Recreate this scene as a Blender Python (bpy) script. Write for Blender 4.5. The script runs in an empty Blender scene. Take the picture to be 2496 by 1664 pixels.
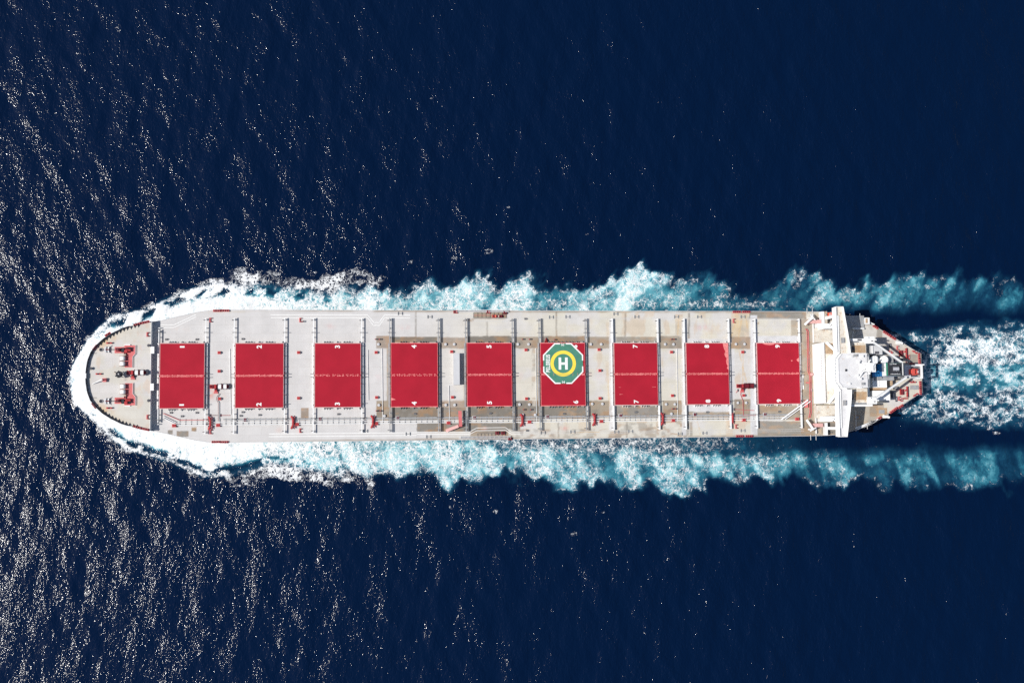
import bpy, math, random
import numpy as np
from mathutils import Vector, Matrix
random.seed(7); np.random.seed(7)
C = bpy.context.scene.collection
sc = bpy.context.scene

# ------------------------------------------------------------------ camera
CAM = (0.0, -21.570685441214096, 454.2616835256607, 0.07658763251658508, -0.13011511197045642, -0.010363208593484932)
FPX = 2870.0
WATER = -12.0
cam = bpy.data.cameras.new('camera'); camo = bpy.data.objects.new('camera', cam); C.objects.link(camo)
camo.location = CAM[:3]; camo.rotation_euler = CAM[3:]
cam.sensor_width = 36.0; cam.lens = 36.0 * FPX / 2496.0
cam.clip_start = 1.0; cam.clip_end = 20000.0
sc.camera = camo

# ------------------------------------------------------------------ sky and sun
ELEV = math.radians(50); SUN_AZ = (-0.997, -0.07)
w = bpy.data.worlds.new("World"); sc.world = w; w.use_nodes = True
nt = w.node_tree; nt.nodes.clear()
sky = nt.nodes.new('ShaderNodeTexSky'); sky.sky_type = 'NISHITA'; sky.sun_disc = False
sky.sun_elevation = ELEV; sky.sun_rotation = math.radians(-94)
bg = nt.nodes.new('ShaderNodeBackground'); bg.inputs[1].default_value = 0.085
wo = nt.nodes.new('ShaderNodeOutputWorld')
nt.links.new(sky.outputs[0], bg.inputs[0]); nt.links.new(bg.outputs[0], wo.inputs[0])
sl = bpy.data.lights.new('sun', 'SUN'); sl.energy = 4.6; sl.angle = math.radians(0.5); sl.color = (1.0, 0.965, 0.91)
so = bpy.data.objects.new('sun', sl); C.objects.link(so)
sd = Vector((SUN_AZ[0]*math.cos(ELEV), SUN_AZ[1]*math.cos(ELEV), math.sin(ELEV)))
so.rotation_euler = sd.to_track_quat('Z', 'Y').to_euler(); so.location = (-300, 0, 300)
sc.view_settings.view_transform = 'Standard'; sc.view_settings.look = 'None'
sc.cycles.use_denoising = False
sc.view_settings.exposure = 0.0; sc.view_settings.gamma = 1.0

# ------------------------------------------------------------------ photograph pixel <-> place
def _rot(ax, ay, az):
    cx, sx, cy, sy, cz, sz = math.cos(ax), math.sin(ax), math.cos(ay), math.sin(ay), math.cos(az), math.sin(az)
    X = np.array([[1,0,0],[0,cx,-sx],[0,sx,cx]]); Y = np.array([[cy,0,sy],[0,1,0],[-sy,0,cy]]); Z = np.array([[cz,-sz,0],[sz,cz,0],[0,0,1]])
    return Z @ Y @ X
RM = _rot(*CAM[3:]); CP = np.array(CAM[:3])
def pix(P):
    q = (P - CP) @ RM
    return 1248 + FPX*q[..., 0]/-q[..., 2], 832 - FPX*q[..., 1]/-q[..., 2]
def at(px, py, z=0.0):
    d = RM @ np.array([(px-1248)/FPX, -(py-832)/FPX, -1.0])
    t = (z - CP[2])/d[2]; p = CP + d*t
    return float(p[0]), float(p[1])

# ------------------------------------------------------------------ numpy value noise
def _h(ix, iy, s):
    a = np.sin(ix*127.1 + iy*311.7 + s*74.7)*43758.5453
    return a - np.floor(a)
def vnoise(x, y, s=0):
    ix, iy = np.floor(x), np.floor(y); fx, fy = x-ix, y-iy
    fx = fx*fx*(3-2*fx); fy = fy*fy*(3-2*fy)
    a, b, c, d = _h(ix,iy,s), _h(ix+1,iy,s), _h(ix,iy+1,s), _h(ix+1,iy+1,s)
    return (a*(1-fx)+b*fx)*(1-fy) + (c*(1-fx)+d*fx)*fy
def fbm(x, y, s=0, o=4, g=0.5):
    t = 0; a = 1; n = 0
    for k in range(o):
        t = t + a*vnoise(x, y, s+k*3.1); n += a; a *= g; x, y = x*2.03+5.2, y*2.03+1.7
    return t/n
def sst(e0, e1, x):
    t = np.clip((x-e0)/(e1-e0), 0, 1); return t*t*(3-2*t)

# ------------------------------------------------------------------ materials
def lin(c):
    return tuple((v/255/12.92 if v/255 <= 0.04045 else ((v/255+0.055)/1.055)**2.4) for v in c)
def newmat(name):
    m = bpy.data.materials.new(name); m.use_nodes = True
    n = m.node_tree; b = n.nodes['Principled BSDF']; return m, n, b
def paint(name, col, rough=0.5, var=0.12, scale=0.6, metal=0.0, rust=0.0, dark=None):
    m, n, b = newmat(name)
    tc = n.nodes.new('ShaderNodeTexCoord')
    no = n.nodes.new('ShaderNodeTexNoise'); no.inputs['Scale'].default_value = scale; no.inputs['Detail'].default_value = 6
    n.links.new(tc.outputs['Object'], no.inputs['Vector'])
    mp = n.nodes.new('ShaderNodeMapRange'); mp.inputs[1].default_value = 0.3; mp.inputs[2].default_value = 0.7
    mp.inputs[3].default_value = 1-var; mp.inputs[4].default_value = 1+var*0.6
    n.links.new(no.outputs[0], mp.inputs[0])
    mx = n.nodes.new('ShaderNodeVectorMath'); mx.operation = 'SCALE'; mx.inputs[0].default_value = col[:3]
    n.links.new(mp.outputs[0], mx.inputs['Scale'])
    last = mx.outputs[0]
    if rust > 0:
        n2 = n.nodes.new('ShaderNodeTexNoise'); n2.inputs['Scale'].default_value = scale*1.7; n2.inputs['Detail'].default_value = 8; n2.inputs['Roughness'].default_value = 0.65
        n.links.new(tc.outputs['Object'], n2.inputs['Vector'])
        r = n.nodes.new('ShaderNodeMapRange'); r.inputs[1].default_value = 0.62-rust*0.2; r.inputs[2].default_value = 0.72-rust*0.1; r.inputs[4].default_value = 0.75
        n.links.new(n2.outputs[0], r.inputs[0])
        mm = n.nodes.new('ShaderNodeMix'); mm.data_type = 'RGBA'; mm.inputs[7].default_value = (0.42, 0.25, 0.13, 1)
        n.links.new(r.outputs[0], mm.inputs[0]); n.links.new(last, mm.inputs[6]); last = mm.outputs[2]
    n.links.new(last, b.inputs['Base Color'])
    b.inputs['Roughness'].default_value = rough; b.inputs['Metallic'].default_value = metal
    b.inputs['Specular IOR Level'].default_value = 0.5 if rough < 0.42 else 0.12
    return m
M = {
 'hatch': paint('hatch_red', (0.37, 0.013, 0.029), 0.7, 0.10, 0.16),
 'scuff': paint('scuffed_red', (0.78, 0.24, 0.23), 0.6, 0.3, 1.5),
 'rim': paint('hatch_rim_pink', (0.62, 0.42, 0.40), 0.6, 0.2, 1.0),
 'white': paint('white_steel_paint', (0.80, 0.80, 0.79), 0.45, 0.08, 0.7),
 'wall': paint('white_wall_paint', (0.90, 0.895, 0.88), 0.45, 0.04, 0.5),
 'wmark': paint('white_marking', (0.82, 0.82, 0.80), 0.6, 0.08, 1.2),
 'palegrey': paint('pale_grey_deck', (0.55, 0.55, 0.56), 0.6, 0.08, 0.3),
 'grey': paint('grey_steel', (0.33, 0.34, 0.35), 0.6, 0.2, 0.8, rust=0.3),
 'roof': paint('white_roof_paint', (0.66,0.655,0.66), 0.6, 0.10, 0.35, rust=0.05),
 'cream': paint('cream_deck', (0.66,0.615,0.54), 0.65, 0.14, 0.5, rust=0.4),
 'beige': paint('worn_beige_deck', (0.52, 0.465, 0.39), 0.7, 0.15, 0.35, rust=0.55),
 'rustdeck': paint('rusty_deck', (0.45, 0.33, 0.22), 0.75, 0.25, 0.4, rust=0.8),
 'dark': paint('dark_steel', (0.035, 0.037, 0.045), 0.5, 0.3, 1.0),
 'dgrey': paint('dark_grey_steel', (0.10, 0.10, 0.115), 0.55, 0.3, 0.8),
 'red': paint('red_machinery_paint', (0.42, 0.045, 0.05), 0.5, 0.3, 1.2),
 'dred': paint('dark_red_steel', (0.16, 0.02, 0.03), 0.5, 0.4, 1.5),
 'pink': paint('faded_red_paint', (0.60, 0.16, 0.16), 0.6, 0.15, 0.8),
 'pale_pink': paint('pale_and_sunlit_red', (0.66, 0.38, 0.35), 0.6, 0.12, 0.8),  # pale red fittings, and the crane jib with sunlight put into its colour
 'rope': paint('white_mooring_rope', (0.85, 0.85, 0.83), 0.8, 0.12, 3.0),
 'orange': paint('orange_boat_paint', (0.80, 0.10, 0.035), 0.35, 0.1, 1.0),
 'boatred': paint('red_boat_shell', (0.80, 0.12, 0.09), 0.45, 0.12, 1.2),
 'blue': paint('blue_paint', (0.02, 0.17, 0.42), 0.4, 0.2, 0.6),
 'green': paint('green_paint', (0.03, 0.28, 0.17), 0.5, 0.1, 0.6),
 'heligreen': paint('helipad_green', (0.075, 0.235, 0.165), 0.6, 0.12, 0.5),
 'yellow': paint('helipad_yellow', (0.90, 0.66, 0.08), 0.6, 0.06, 0.8),
 'silver': paint('silver_pipe', (0.6, 0.6, 0.62), 0.3, 0.1, 1.0, 0.6),
 'hull': paint('black_hull', (0.03, 0.028, 0.032), 0.45, 0.2, 0.15, rust=0.1),
 'boot': paint('red_boot_topping', (0.22, 0.03, 0.03), 0.6, 0.2, 0.2),
 'glass': paint('window_glass', (0.30, 0.34, 0.37), 0.08, 0.05, 1.0),
 'stainyellow': paint('yellow_stain', (0.62, 0.50, 0.33), 0.7, 0.2, 0.6),
}
def deck_material(name):
    m, n, b = newmat(name)
    at_ = n.nodes.new('ShaderNodeAttribute'); at_.attribute_name = 'paint'
    tc = n.nodes.new('ShaderNodeTexCoord')
    n1 = n.nodes.new('ShaderNodeTexNoise'); n1.inputs['Scale'].default_value = 0.22; n1.inputs['Detail'].default_value = 9; n1.inputs['Roughness'].default_value = 0.6
    n.links.new(tc.outputs['Object'], n1.inputs['Vector'])
    mp = n.nodes.new('ShaderNodeMapRange'); mp.inputs[1].default_value = 0.3; mp.inputs[2].default_value = 0.7; mp.inputs[3].default_value = 0.92; mp.inputs[4].default_value = 1.05
    n.links.new(n1.outputs[0], mp.inputs[0])
    # plating: slightly different tone per steel plate
    br = n.nodes.new('ShaderNodeTexBrick'); br.inputs['Scale'].default_value = 1.0; br.inputs['Brick Width'].default_value = 9.0; br.inputs['Row Height'].default_value = 3.2
    br.inputs['Mortar Size'].default_value = 0.05; br.inputs['Color1'].default_value = (1,1,1,1); br.inputs['Color2'].default_value = (0.965,0.962,0.96,1); br.inputs['Mortar'].default_value = (0.88,0.86,0.84,1)
    n.links.new(tc.outputs['Object'], br.inputs['Vector'])
    s1 = n.nodes.new('ShaderNodeVectorMath'); s1.operation = 'SCALE'; n.links.new(at_.outputs['Color'], s1.inputs[0]); n.links.new(mp.outputs[0], s1.inputs['Scale'])
    s2 = n.nodes.new('ShaderNodeVectorMath'); s2.operation = 'MULTIPLY'; n.links.new(s1.outputs[0], s2.inputs[0]); n.links.new(br.outputs[0], s2.inputs[1])
    n.links.new(s2.outputs[0], b.inputs['Base Color']); b.inputs['Roughness'].default_value = 0.6; b.inputs['Specular IOR Level'].default_value = 0.15
    return m
M['deck'] = deck_material('deck_paint')

# ------------------------------------------------------------------ mesh helpers
class MB:
    def __init__(s): s.v = []; s.f = []; s.m = []; s.slots = []; s.cur = 0
    def mat(s, key):
        if key not in s.slots: s.slots.append(key)
        s.cur = s.slots.index(key); return s
    def poly(s, vs, fs):
        k = len(s.v); s.v += [tuple(map(float, a)) for a in vs]
        for f in fs: s.f.append(tuple(k+i for i in f)); s.m.append(s.cur)
        return s
    def box(s, x0, x1, y0, y1, z0, z1):
        if x0 > x1: x0, x1 = x1, x0
        if y0 > y1: y0, y1 = y1, y0
        return s.poly([(x0,y0,z0),(x1,y0,z0),(x1,y1,z0),(x0,y1,z0),(x0,y0,z1),(x1,y0,z1),(x1,y1,z1),(x0,y1,z1)],
                      [(0,3,2,1),(4,5,6,7),(0,1,5,4),(1,2,6,5),(2,3,7,6),(3,0,4,7)])
    def prism(s, pts, z0, z1):
        a = sum(pts[i][0]*pts[(i+1)%len(pts)][1]-pts[(i+1)%len(pts)][0]*pts[i][1] for i in range(len(pts)))
        if a < 0: pts = pts[::-1]
        n = len(pts)
        return s.poly([(p[0],p[1],z0) for p in pts]+[(p[0],p[1],z1) for p in pts],
                      [tuple(range(n-1,-1,-1)), tuple(range(n,2*n))]+[(i,(i+1)%n,n+(i+1)%n,n+i) for i in range(n)])
    def beam(s, a, b, wd, h=None):          # square bar between two points
        h = h or wd; a = Vector(a); b = Vector(b); d = (b-a).normalized()
        up = Vector((0,0,1)) if abs(d.z) < 0.95 else Vector((1,0,0))
        r = d.cross(up).normalized()*wd/2; u = r.cross(d).normalized()*h/2
        q = [a-r-u, a+r-u, a+r+u, a-r+u, b-r-u, b+r-u, b+r+u, b-r+u]
        return s.poly(q, [(0,1,2,3),(7,6,5,4),(0,4,5,1),(1,5,6,2),(2,6,7,3),(3,7,4,0)])
    def cyl(s, a, b, r, r2=None, n=14):
        r2 = r if r2 is None else r2; a = Vector(a); b = Vector(b); d = (b-a).normalized()
        up = Vector((0,0,1)) if abs(d.z) < 0.95 else Vector((1,0,0))
        x = d.cross(up).normalized(); y = d.cross(x).normalized()
        vs = [a+x*r*math.cos(t)+y*r*math.sin(t) for t in [2*math.pi*i/n for i in range(n)]]+[b+x*r2*math.cos(t)+y*r2*math.sin(t) for t in [2*math.pi*i/n for i in range(n)]]
        return s.poly(vs, [tuple(range(n)), tuple(range(2*n-1,n-1,-1))]+[(i,n+i,n+(i+1)%n,(i+1)%n) for i in range(n)])
    def tube(s, pts, r, n=6):
        for a, b in zip(pts[:-1], pts[1:]): s.cyl(a, b, r, n=n)
        return s
    def dome(s, c, r, h, n=16, k=5):
        vs = []; fs = []
        for j in range(k):
            t = math.pi/2*j/k
            for i in range(n): vs.append((c[0]+r*math.cos(t)*math.cos(2*math.pi*i/n), c[1]+r*math.cos(t)*math.sin(2*math.pi*i/n), c[2]+h*math.sin(t)))
        vs.append((c[0],c[1],c[2]+h)); top = len(vs)-1
        for j in range(k-1):
            for i in range(n): fs.append((j*n+i, j*n+(i+1)%n, (j+1)*n+(i+1)%n, (j+1)*n+i))
        for i in range(n): fs.append(((k-1)*n+i, (k-1)*n+(i+1)%n, top))
        return s.poly(vs, fs)
    def mesh(s, name):
        me = bpy.data.meshes.new(name); me.from_pydata(s.v, [], s.f)
        for k in s.slots: me.materials.append(M[k])
        if s.slots: me.polygons.foreach_set('material_index', s.m)
        me.update(); return me
def link(name, me, parent=None, loc=None, rz=0, label=None):
    o = bpy.data.objects.new(name, me); C.objects.link(o)
    if loc is not None: o.location = loc
    if rz: o.rotation_euler = (0, 0, rz)
    if parent is not None: o.parent = parent
    if label: o['label'] = label
    return o
def part(name, mb, parent, loc=None, rz=0, label=None):
    return link(name, mb.mesh(name), parent, loc, rz, label)
def thing(name, label, cat, loc=(0,0,0), group=None):
    o = bpy.data.objects.new(name, None); C.objects.link(o); o.location = loc
    o['label'] = label; o['category'] = cat
    if group: o['group'] = group
    return o

# ================================================================== SHIP
ship = thing('bulk_carrier', 'long bulk carrier with nine red hatches, pale deck and white bridge at the stern', 'ship')

# deck outline: half breadth along the ship
OX = [-99.4,-99.2,-98.7,-97.6,-95.8,-93.1,-90.0,-86.2,-82.1,-76.3,-71.8,-66.2,-60.4,-55.5,-48, 100, 176, 186, 192.4, 196.8, 204.2, 209.3, 213.0, 218.5, 225.0, 228.3]
OB = [  0.0,  2.6,  5.8,  8.9, 11.3, 13.9, 15.9, 17.8, 19.1, 20.35, 21.3, 22.7, 24.1, 24.9, 25.1, 25.1, 25.1, 25.0, 24.75, 23.5, 21.5, 18.9, 16.7, 13.6, 9.6, 7.9]
XS = np.concatenate([-99.4 + 2.2*np.linspace(0,1,14)**2, np.linspace(-97.0, 228.3, 120)])
def HB(x): return np.interp(x, OX, OB)
FX = -76.3        # aft end of the raised forecastle
ZF = 3.2

# ---- hull
def hull_mesh():
    n = len(XS); levels = [(0.0,0),( -4,0.2),(-8,0.5),(-12,0.8),(-17,1.0)]
    vs = []; fs = []; mi = []
    for side in (1, -1):
        base = len(vs)
        for (z, t) in levels:
            for x in XS:
                b = HB(x); bw = np.clip((-60-x)/40, 0, 1); sw = np.clip((x-175)/53, 0, 1)
                xx = x + t*5.0*bw - t*14*sw*sw; bb = b*(1-0.55*t*sw - 0.12*t*bw)
                zz = z if z < 0 else (ZF if x < FX-0.2 else 0.0)
                vs.append((xx, side*bb, zz))
        for l in range(len(levels)-1):
            for i in range(n-1):
                a = base+l*n+i; q = (a, a+1, a+n+1, a+n)
                fs.append(q if side < 0 else q[::-1]); mi.append(1 if l >= 3 else 0)
    # transom
    N = len(levels)*n
    for l in range(len(levels)-1):
        a = l*n+n-1; fs.append((a, a+n, N+a+n, N+a)); mi.append(1 if l >= 3 else 0)
    l = (len(levels)-1)*n
    for i in range(n-1): fs.append((l+i, l+i+1, N+l+i+1, N+l+i)); mi.append(1)
    me = bpy.data.meshes.new('hull'); me.from_pydata(vs, [], fs)
    me.materials.append(M['hull']); me.materials.append(M['boot']); me.polygons.foreach_set('material_index', mi); me.update(); return me
link('hull', hull_mesh(), ship)

# ---- painted decks (a fine grid that carries the colour of every paint and rust patch)
CLEAN = np.array((0.59,0.573,0.560)); PALE = np.array((0.60,0.60,0.615)); CREAM = np.array((0.60,0.57,0.50)); DIRTY = np.array((0.205,0.185,0.158)); RUST = np.array((0.325,0.20,0.11)); ORNG = np.array((0.60,0.41,0.20)); TAN = np.array((0.32,0.262,0.196))
def deck_grid(name, x0, x1, z, step, colour, parent):
    nx = int((x1-x0)/step)+1; ny = int(50.2/step)+1
    xs = np.linspace(x0, x1, nx)
    if x0 < -90: xs = np.sort(np.concatenate([xs, x0+1.5*np.linspace(0.02,1,10)**2]))
    nx = len(xs); vv = np.linspace(-1, 1, ny)
    X = np.repeat(xs[:,None], ny, 1); Y = vv[None,:]*HB(xs)[:,None]
    P = np.stack([X, Y, np.full_like(X, z)], -1)
    u, v = pix(P); col = colour(X, Y, u, v)
    idx = np.arange(nx*ny).reshape(nx, ny)
    F = np.stack([idx[:-1,:-1], idx[1:,:-1], idx[1:,1:], idx[:-1,1:]], -1).reshape(-1,4)
    me = bpy.data.meshes.new(name)
    me.vertices.add(nx*ny); me.vertices.foreach_set('co', P.reshape(-1))
    me.loops.add(F.size); me.loops.foreach_set('vertex_index', F.reshape(-1).astype(np.int32))
    me.polygons.add(len(F)); me.polygons.foreach_set('loop_start', np.arange(0, F.size, 4, dtype=np.int32))
    me.update(calc_edges=True)
    a = me.color_attributes.new('paint', 'FLOAT_COLOR', 'POINT')
    c4 = np.ones((nx*ny, 4), np.float32); c4[:,:3] = np.clip(col.reshape(-1,3), 0, 1); a.data.foreach_set('color', c4.reshape(-1))
    me.materials.append(M['deck']); return link(name, me, parent)
RUSTY = [ # x0,x1,y0,y1 (photo pixels on the deck), colour, strength
 (917,952,818,849,RUST,.8),(952,1066,821,835,DIRTY,1),(1072,1137,822,849,RUST,.75),(1138,1250,819,835,DIRTY,1),(942,952,849,992,TAN,.7),
 (917,952,976,1026,TAN,.95),(953,1067,992,1024,DIRTY,1),(1072,1137,976,996,RUST,.7),(1072,1137,994,1024,DIRTY,.9),(1140,1252,989,1024,DIRTY,1),
 (1016,1268,1030,1053,DIRTY,.95),(1147,1240,1050,1070,TAN,.9),(1155,1235,761,777,TAN,1),(1135,1155,776,783,RUST,.6),
 (1067,1072,819,1024,TAN,.5),(1131,1138,849,992,TAN,.6),(1252,1315,820,849,TAN,.9),(1322,1427,819,834,DIRTY,.9),(1352,1412,822,835,RUST,.7),(1432,1486,820,849,TAN,.9),
 (1252,1322,976,1028,DIRTY,.95),(1322,1430,989,1020,DIRTY,.95),(1436,1489,976,1017,TAN,.95),(1502,1604,821,835,DIRTY,.75),(1502,1607,988,1019,DIRTY,.85),
 (1609,1662,819,849,TAN,.9),(1615,1662,976,1028,TAN,.9),(1309,1318,849,990,TAN,.45),(1297,1306,849,990,CREAM,.6),
 (1781,1829,821,850,RUST,.8),(1790,1831,972,1020,TAN,.95),(1677,1781,1003,1022,DIRTY,.7),(1680,1760,827,832,DIRTY,.6),(1850,1953,988,1022,TAN,.85),
 (1826,1966,759,777,DIRTY,.85),(1833,1990,1026,1064,DIRTY,.8),(1953,1986,778,1064,TAN,.8),(1928,1952,778,826,TAN,.6),(1826,1850,777,790,CREAM,.9),
 (1783,1826,762,821,ORNG,.42),(1646,1664,765,818,ORNG,.4),(1500,1606,1030,1067,CREAM,.8),(1600,1680,1030,1067,CREAM,1),(1240,1600,1045,1067,CREAM,.7),
 (733,752,994,1023,RUST,.85),(466,479,1041,1051,TAN,1),(408,421,1048,1058,DIRTY,.9),(430,460,1050,1064,DIRTY,.9),
 (1012,1016,760,822,DIRTY,.6),(1354,1358,760,820,DIRTY,.6),(1186,1189,783,820,DIRTY,.5),(1522,1526,762,820,DIRTY,.6),(1677,1682,762,825,DIRTY,.7),(1359,1363,1030,1066,DIRTY,.6),(1526,1530,1028,1066,DIRTY,.6),(1682,1688,1028,1062,DIRTY,.6),
 (1986,2045,765,840,TAN,.55),(1986,2045,985,1060,TAN,.7),(2045,2250,750,870,CREAM,.4),(2045,2140,960,1060,TAN,.6),(2120,2155,985,1015,RUST,.6),(2025,2045,1005,1030,DIRTY,.4),(2003,2043,1031,1056,DIRTY,.8),
 (1485,1497,778,1048,PALE,.8),(1662,1673,778,1060,PALE,.7),(1829,1846,768,1060,PALE,.9),(1782,1790,850,972,PALE,.7),(1673,1784,826,835,PALE,.8),(1846,1952,818,835,PALE,.9),(1676,1786,986,1003,PALE,.9),(1605,1611,849,976,PALE,.6),
 (2137,2150,795,822,TAN,.7),(2218,2240,863,885,DIRTY,.7),
]
def soft_rect(u, v, r, e=0.8):
    x0,x1,y0,y1 = r
    return np.clip((u-x0)/e+.5,0,1)*np.clip((x1-u)/e+.5,0,1)*np.clip((v-y0)/e+.5,0,1)*np.clip((y1-v)/e+.5,0,1)
def deck_colour(X, Y, u, v):
    n = fbm(X/6, Y/6, 3); c = CLEAN + (CREAM-CLEAN)*(sst(950,1350,u)*sst(.34,.58,n)*.95 + .25*sst(900,1300,u))[...,None]
    def mixin(c, col, a): return c + (col-c)*a[...,None]
    # weathered edges of the deck
    e = np.abs(Y)/HB(X); ed = sst(.955,.995,e+0.03*(fbm(X/4,Y/1.5,9)-.5))
    c = mixin(c, TAN*.9, ed*.9*sst(-60,20,X)*sst(.3,.6,fbm(X/5,Y/2,11)+.12))
    st = sst(.60,.72,fbm(X/3.5+3, Y/9, 21)); c = mixin(c, np.array((.56,.44,.32)), st*.55*sst(1100,1600,u))
    for x0,x1,y0,y1,col,k in RUSTY:
        m = soft_rect(u+2.0*(fbm(X/1.5,Y/1.5,5)-.5), v+2.0*(fbm(X/1.5,Y/1.5,6)-.5), (x0,x1,y0,y1), 1.2)
        if m.max() <= 0: continue
        n1 = fbm(X/2.2, Y/2.2, x0%17, 4); cc = col[None,None]*(0.86+.28*n1[...,None])
        if col is not PALE: cc = cc + (RUST*1.05-cc)*(sst(.50,.66,fbm(X/4,Y/1.8,x1%13))*.75)[...,None]
        if col is not PALE: cc = cc + (DIRTY*.95-cc)*(sst(.52,.62,fbm(X/3,Y/3,y0%11))*.55)[...,None]
        c = c + (cc-c)*(m*k*(0.88+.12*sst(.3,.5,n1)))[...,None]
    # soft pink, yellow and grey smears
    for (px,py,rx,ry,col,k) in [(513,961,10,12,(.66,.30,.24),.75),(543,965,14,9,(.64,.50,.42),.4),(805,795,12,7,(.62,.40,.38),.35),(985,798,16,6,(.62,.38,.36),.35),(1712,798,18,7,(.66,.34,.34),.35),(1463,915,9,10,(.62,.42,.42),.35),(1267,915,10,10,(.62,.45,.43),.3),(440,803,22,8,(.60,.50,.45),.35),(1375,1043,9,6,(.64,.28,.26),.6),(1182,1044,6,5,(.6,.35,.3),.5),(921,921,8,9,(.62,.42,.42),.3),(680,1048,9,7,(.62,.42,.36),.35),(1990,1045,14,8,(.4,.3,.2),.4),(1750,800,14,14,(.62,.46,.25),.35),(1800,790,9,26,(.62,.44,.22),.45),(1437,912,5,5,(.6,.42,.42),.5),(560,760,70,2.2,(.5,.42,.3),.5)]:
        d = ((u-px)/rx)**2+((v-py)/ry)**2
        c = mixin(c, np.array(col), k*np.exp(-d*1.2)*sst(.35,.6,fbm(X/1.3,Y/1.3,px%7)+.05))
    # rust runs
    for (x0,y0,x1,y1) in [(1795,775,1783,820),(1808,776,1800,822),(1818,770,1822,800),(1800,850,1828,965),(1812,850,1810,950),(1655,770,1652,815),(1700,1028,1708,1060),(1390,1055,1460,1052),(1480,900,1486,990)]:
        t = np.clip(((u-x0)*(x1-x0)+(v-y0)*(y1-y0))/((x1-x0)**2+(y1-y0)**2),0,1)
        d = np.hypot(u-x0-t*(x1-x0), v-y0-t*(y1-y0)) + 4*(fbm(X/1.2,Y/1.2,2)-.5)
        c = mixin(c, ORNG, .5*(1-sst(.3,2.2,d)))
    # plank-like run lines in the dirty areas are left to the plating texture
    return c
deck_grid('main_deck', FX-0.3, 228.3, 0.0, 0.36, deck_colour, ship)
def fore_colour(X, Y, u, v):
    c = np.broadcast_to(CLEAN*np.array((1,.985,.965)), X.shape+(3,)).copy()
    def mixin(c, col, a): return c + (col-c)*a[...,None]
    e = HB(X)-np.abs(Y)
    n = fbm(X/3, Y/3, 4)
    c = mixin(c, ORNG*1.02, (1-sst(0.8,5.0,e+3*(n-.5)))*.75*sst(-97,-93,X)*(1-sst(-90,-80,X)))
    c = mixin(c, np.array((.62,.42,.36)), (1-sst(.2,2.2,e))*.5*(1-sst(-97,-93,X)))
    c = mixin(c, CREAM*.97, sst(.42,.6,fbm(X/5,Y/5,8))*.8)
    c = mixin(c, np.array((.60,.46,.36)), sst(.62,.72,fbm(X/2.5,Y/5,14))*.45)
    for (px,py,rx,ry,col,k) in [(312,917,6,5,(.3,.3,.3),.25),(320,925,20,6,(.6,.48,.36),.4),(306,925,3.4,2.6,(.36,.35,.34),.8),(300,1030,30,10,(.6,.52,.42),.3)]:
        d = ((u-px)/rx)**2+((v-py)/ry)**2; c = mixin(c, np.array(col), k*np.exp(-d*d))
    return c
deck_grid('forecastle_deck', -99.35, FX, ZF, 0.36, fore_colour, ship)
fb = MB().mat('white'); hb = float(HB(FX)); fb.box(FX, FX+.12, -hb, hb, 0, ZF+.12)
part('forecastle_bulkhead', fb, ship)
for y in (12.7, -4.5 if False else -10.2):
    yy = {12.7: at(376,853,ZF)[1], -10.2: at(376,943,ZF)[1]}[y]
    b = MB().mat('white'); b.box(FX+.12, FX+1.3, yy-1.3, yy+1.3, ZF-.25, ZF+.35); b.box(FX+.12, FX+1.1, yy-.4, yy+.4, 0, ZF-.25)
    part('ladder_platform', b, ship)

# ---- bulwark round the forecastle with its triangular stays, gunwale rail
def rim(xs, z0, z1, th, key, name, label=None, parent=None, close=False):
    for side in (1, -1):
        mb = MB().mat(key)
        P = [(x, side*float(HB(x))) for x in xs]; n = len(P); nrm = []
        for i in range(n):
            a = P[max(i-1,0)]; b = P[min(i+1,n-1)]; t = Vector((b[0]-a[0], b[1]-a[1]))
            if i == 0 and abs(P[0][1]) < .01: q = Vector((1,0))
            else:
                t.normalize(); q = Vector((t.y, -t.x))*side
            nrm.append(q)
        vs = []
        for (x,y), q in zip(P, nrm): vs += [(x,y,z0),(x,y,z1),(x+q.x*th,y+q.y*th,z1),(x+q.x*th,y+q.y*th,z0)]
        fs = []
        for i in range(n-1):
            for k in range(4):
                a = i*4+k; b = i*4+(k+1)%4; f = (a,b,b+4,a+4); fs.append(f if side > 0 else f[::-1])
        fs += [(0,1,2,3),((n-1)*4+3,(n-1)*4+2,(n-1)*4+1,(n-1)*4)]
        mb.poly(vs, fs)
        part(name, mb, parent or ship, label=label)
bxs = [x for x in np.concatenate([-99.4+2.2*np.linspace(0,1,14)**2, np.linspace(-97,-84,30)])]
rim(bxs, ZF-.02, ZF+1.35, .14, 'dgrey', 'bulwark')
rim(list(np.linspace(-84, FX, 16)), ZF-.02, ZF+.18, .12, 'palegrey', 'gunwale')
rim(list(np.linspace(FX, 228.3, 150)), -.02, .16, .16, 'palegrey', 'gunwale')
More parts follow.
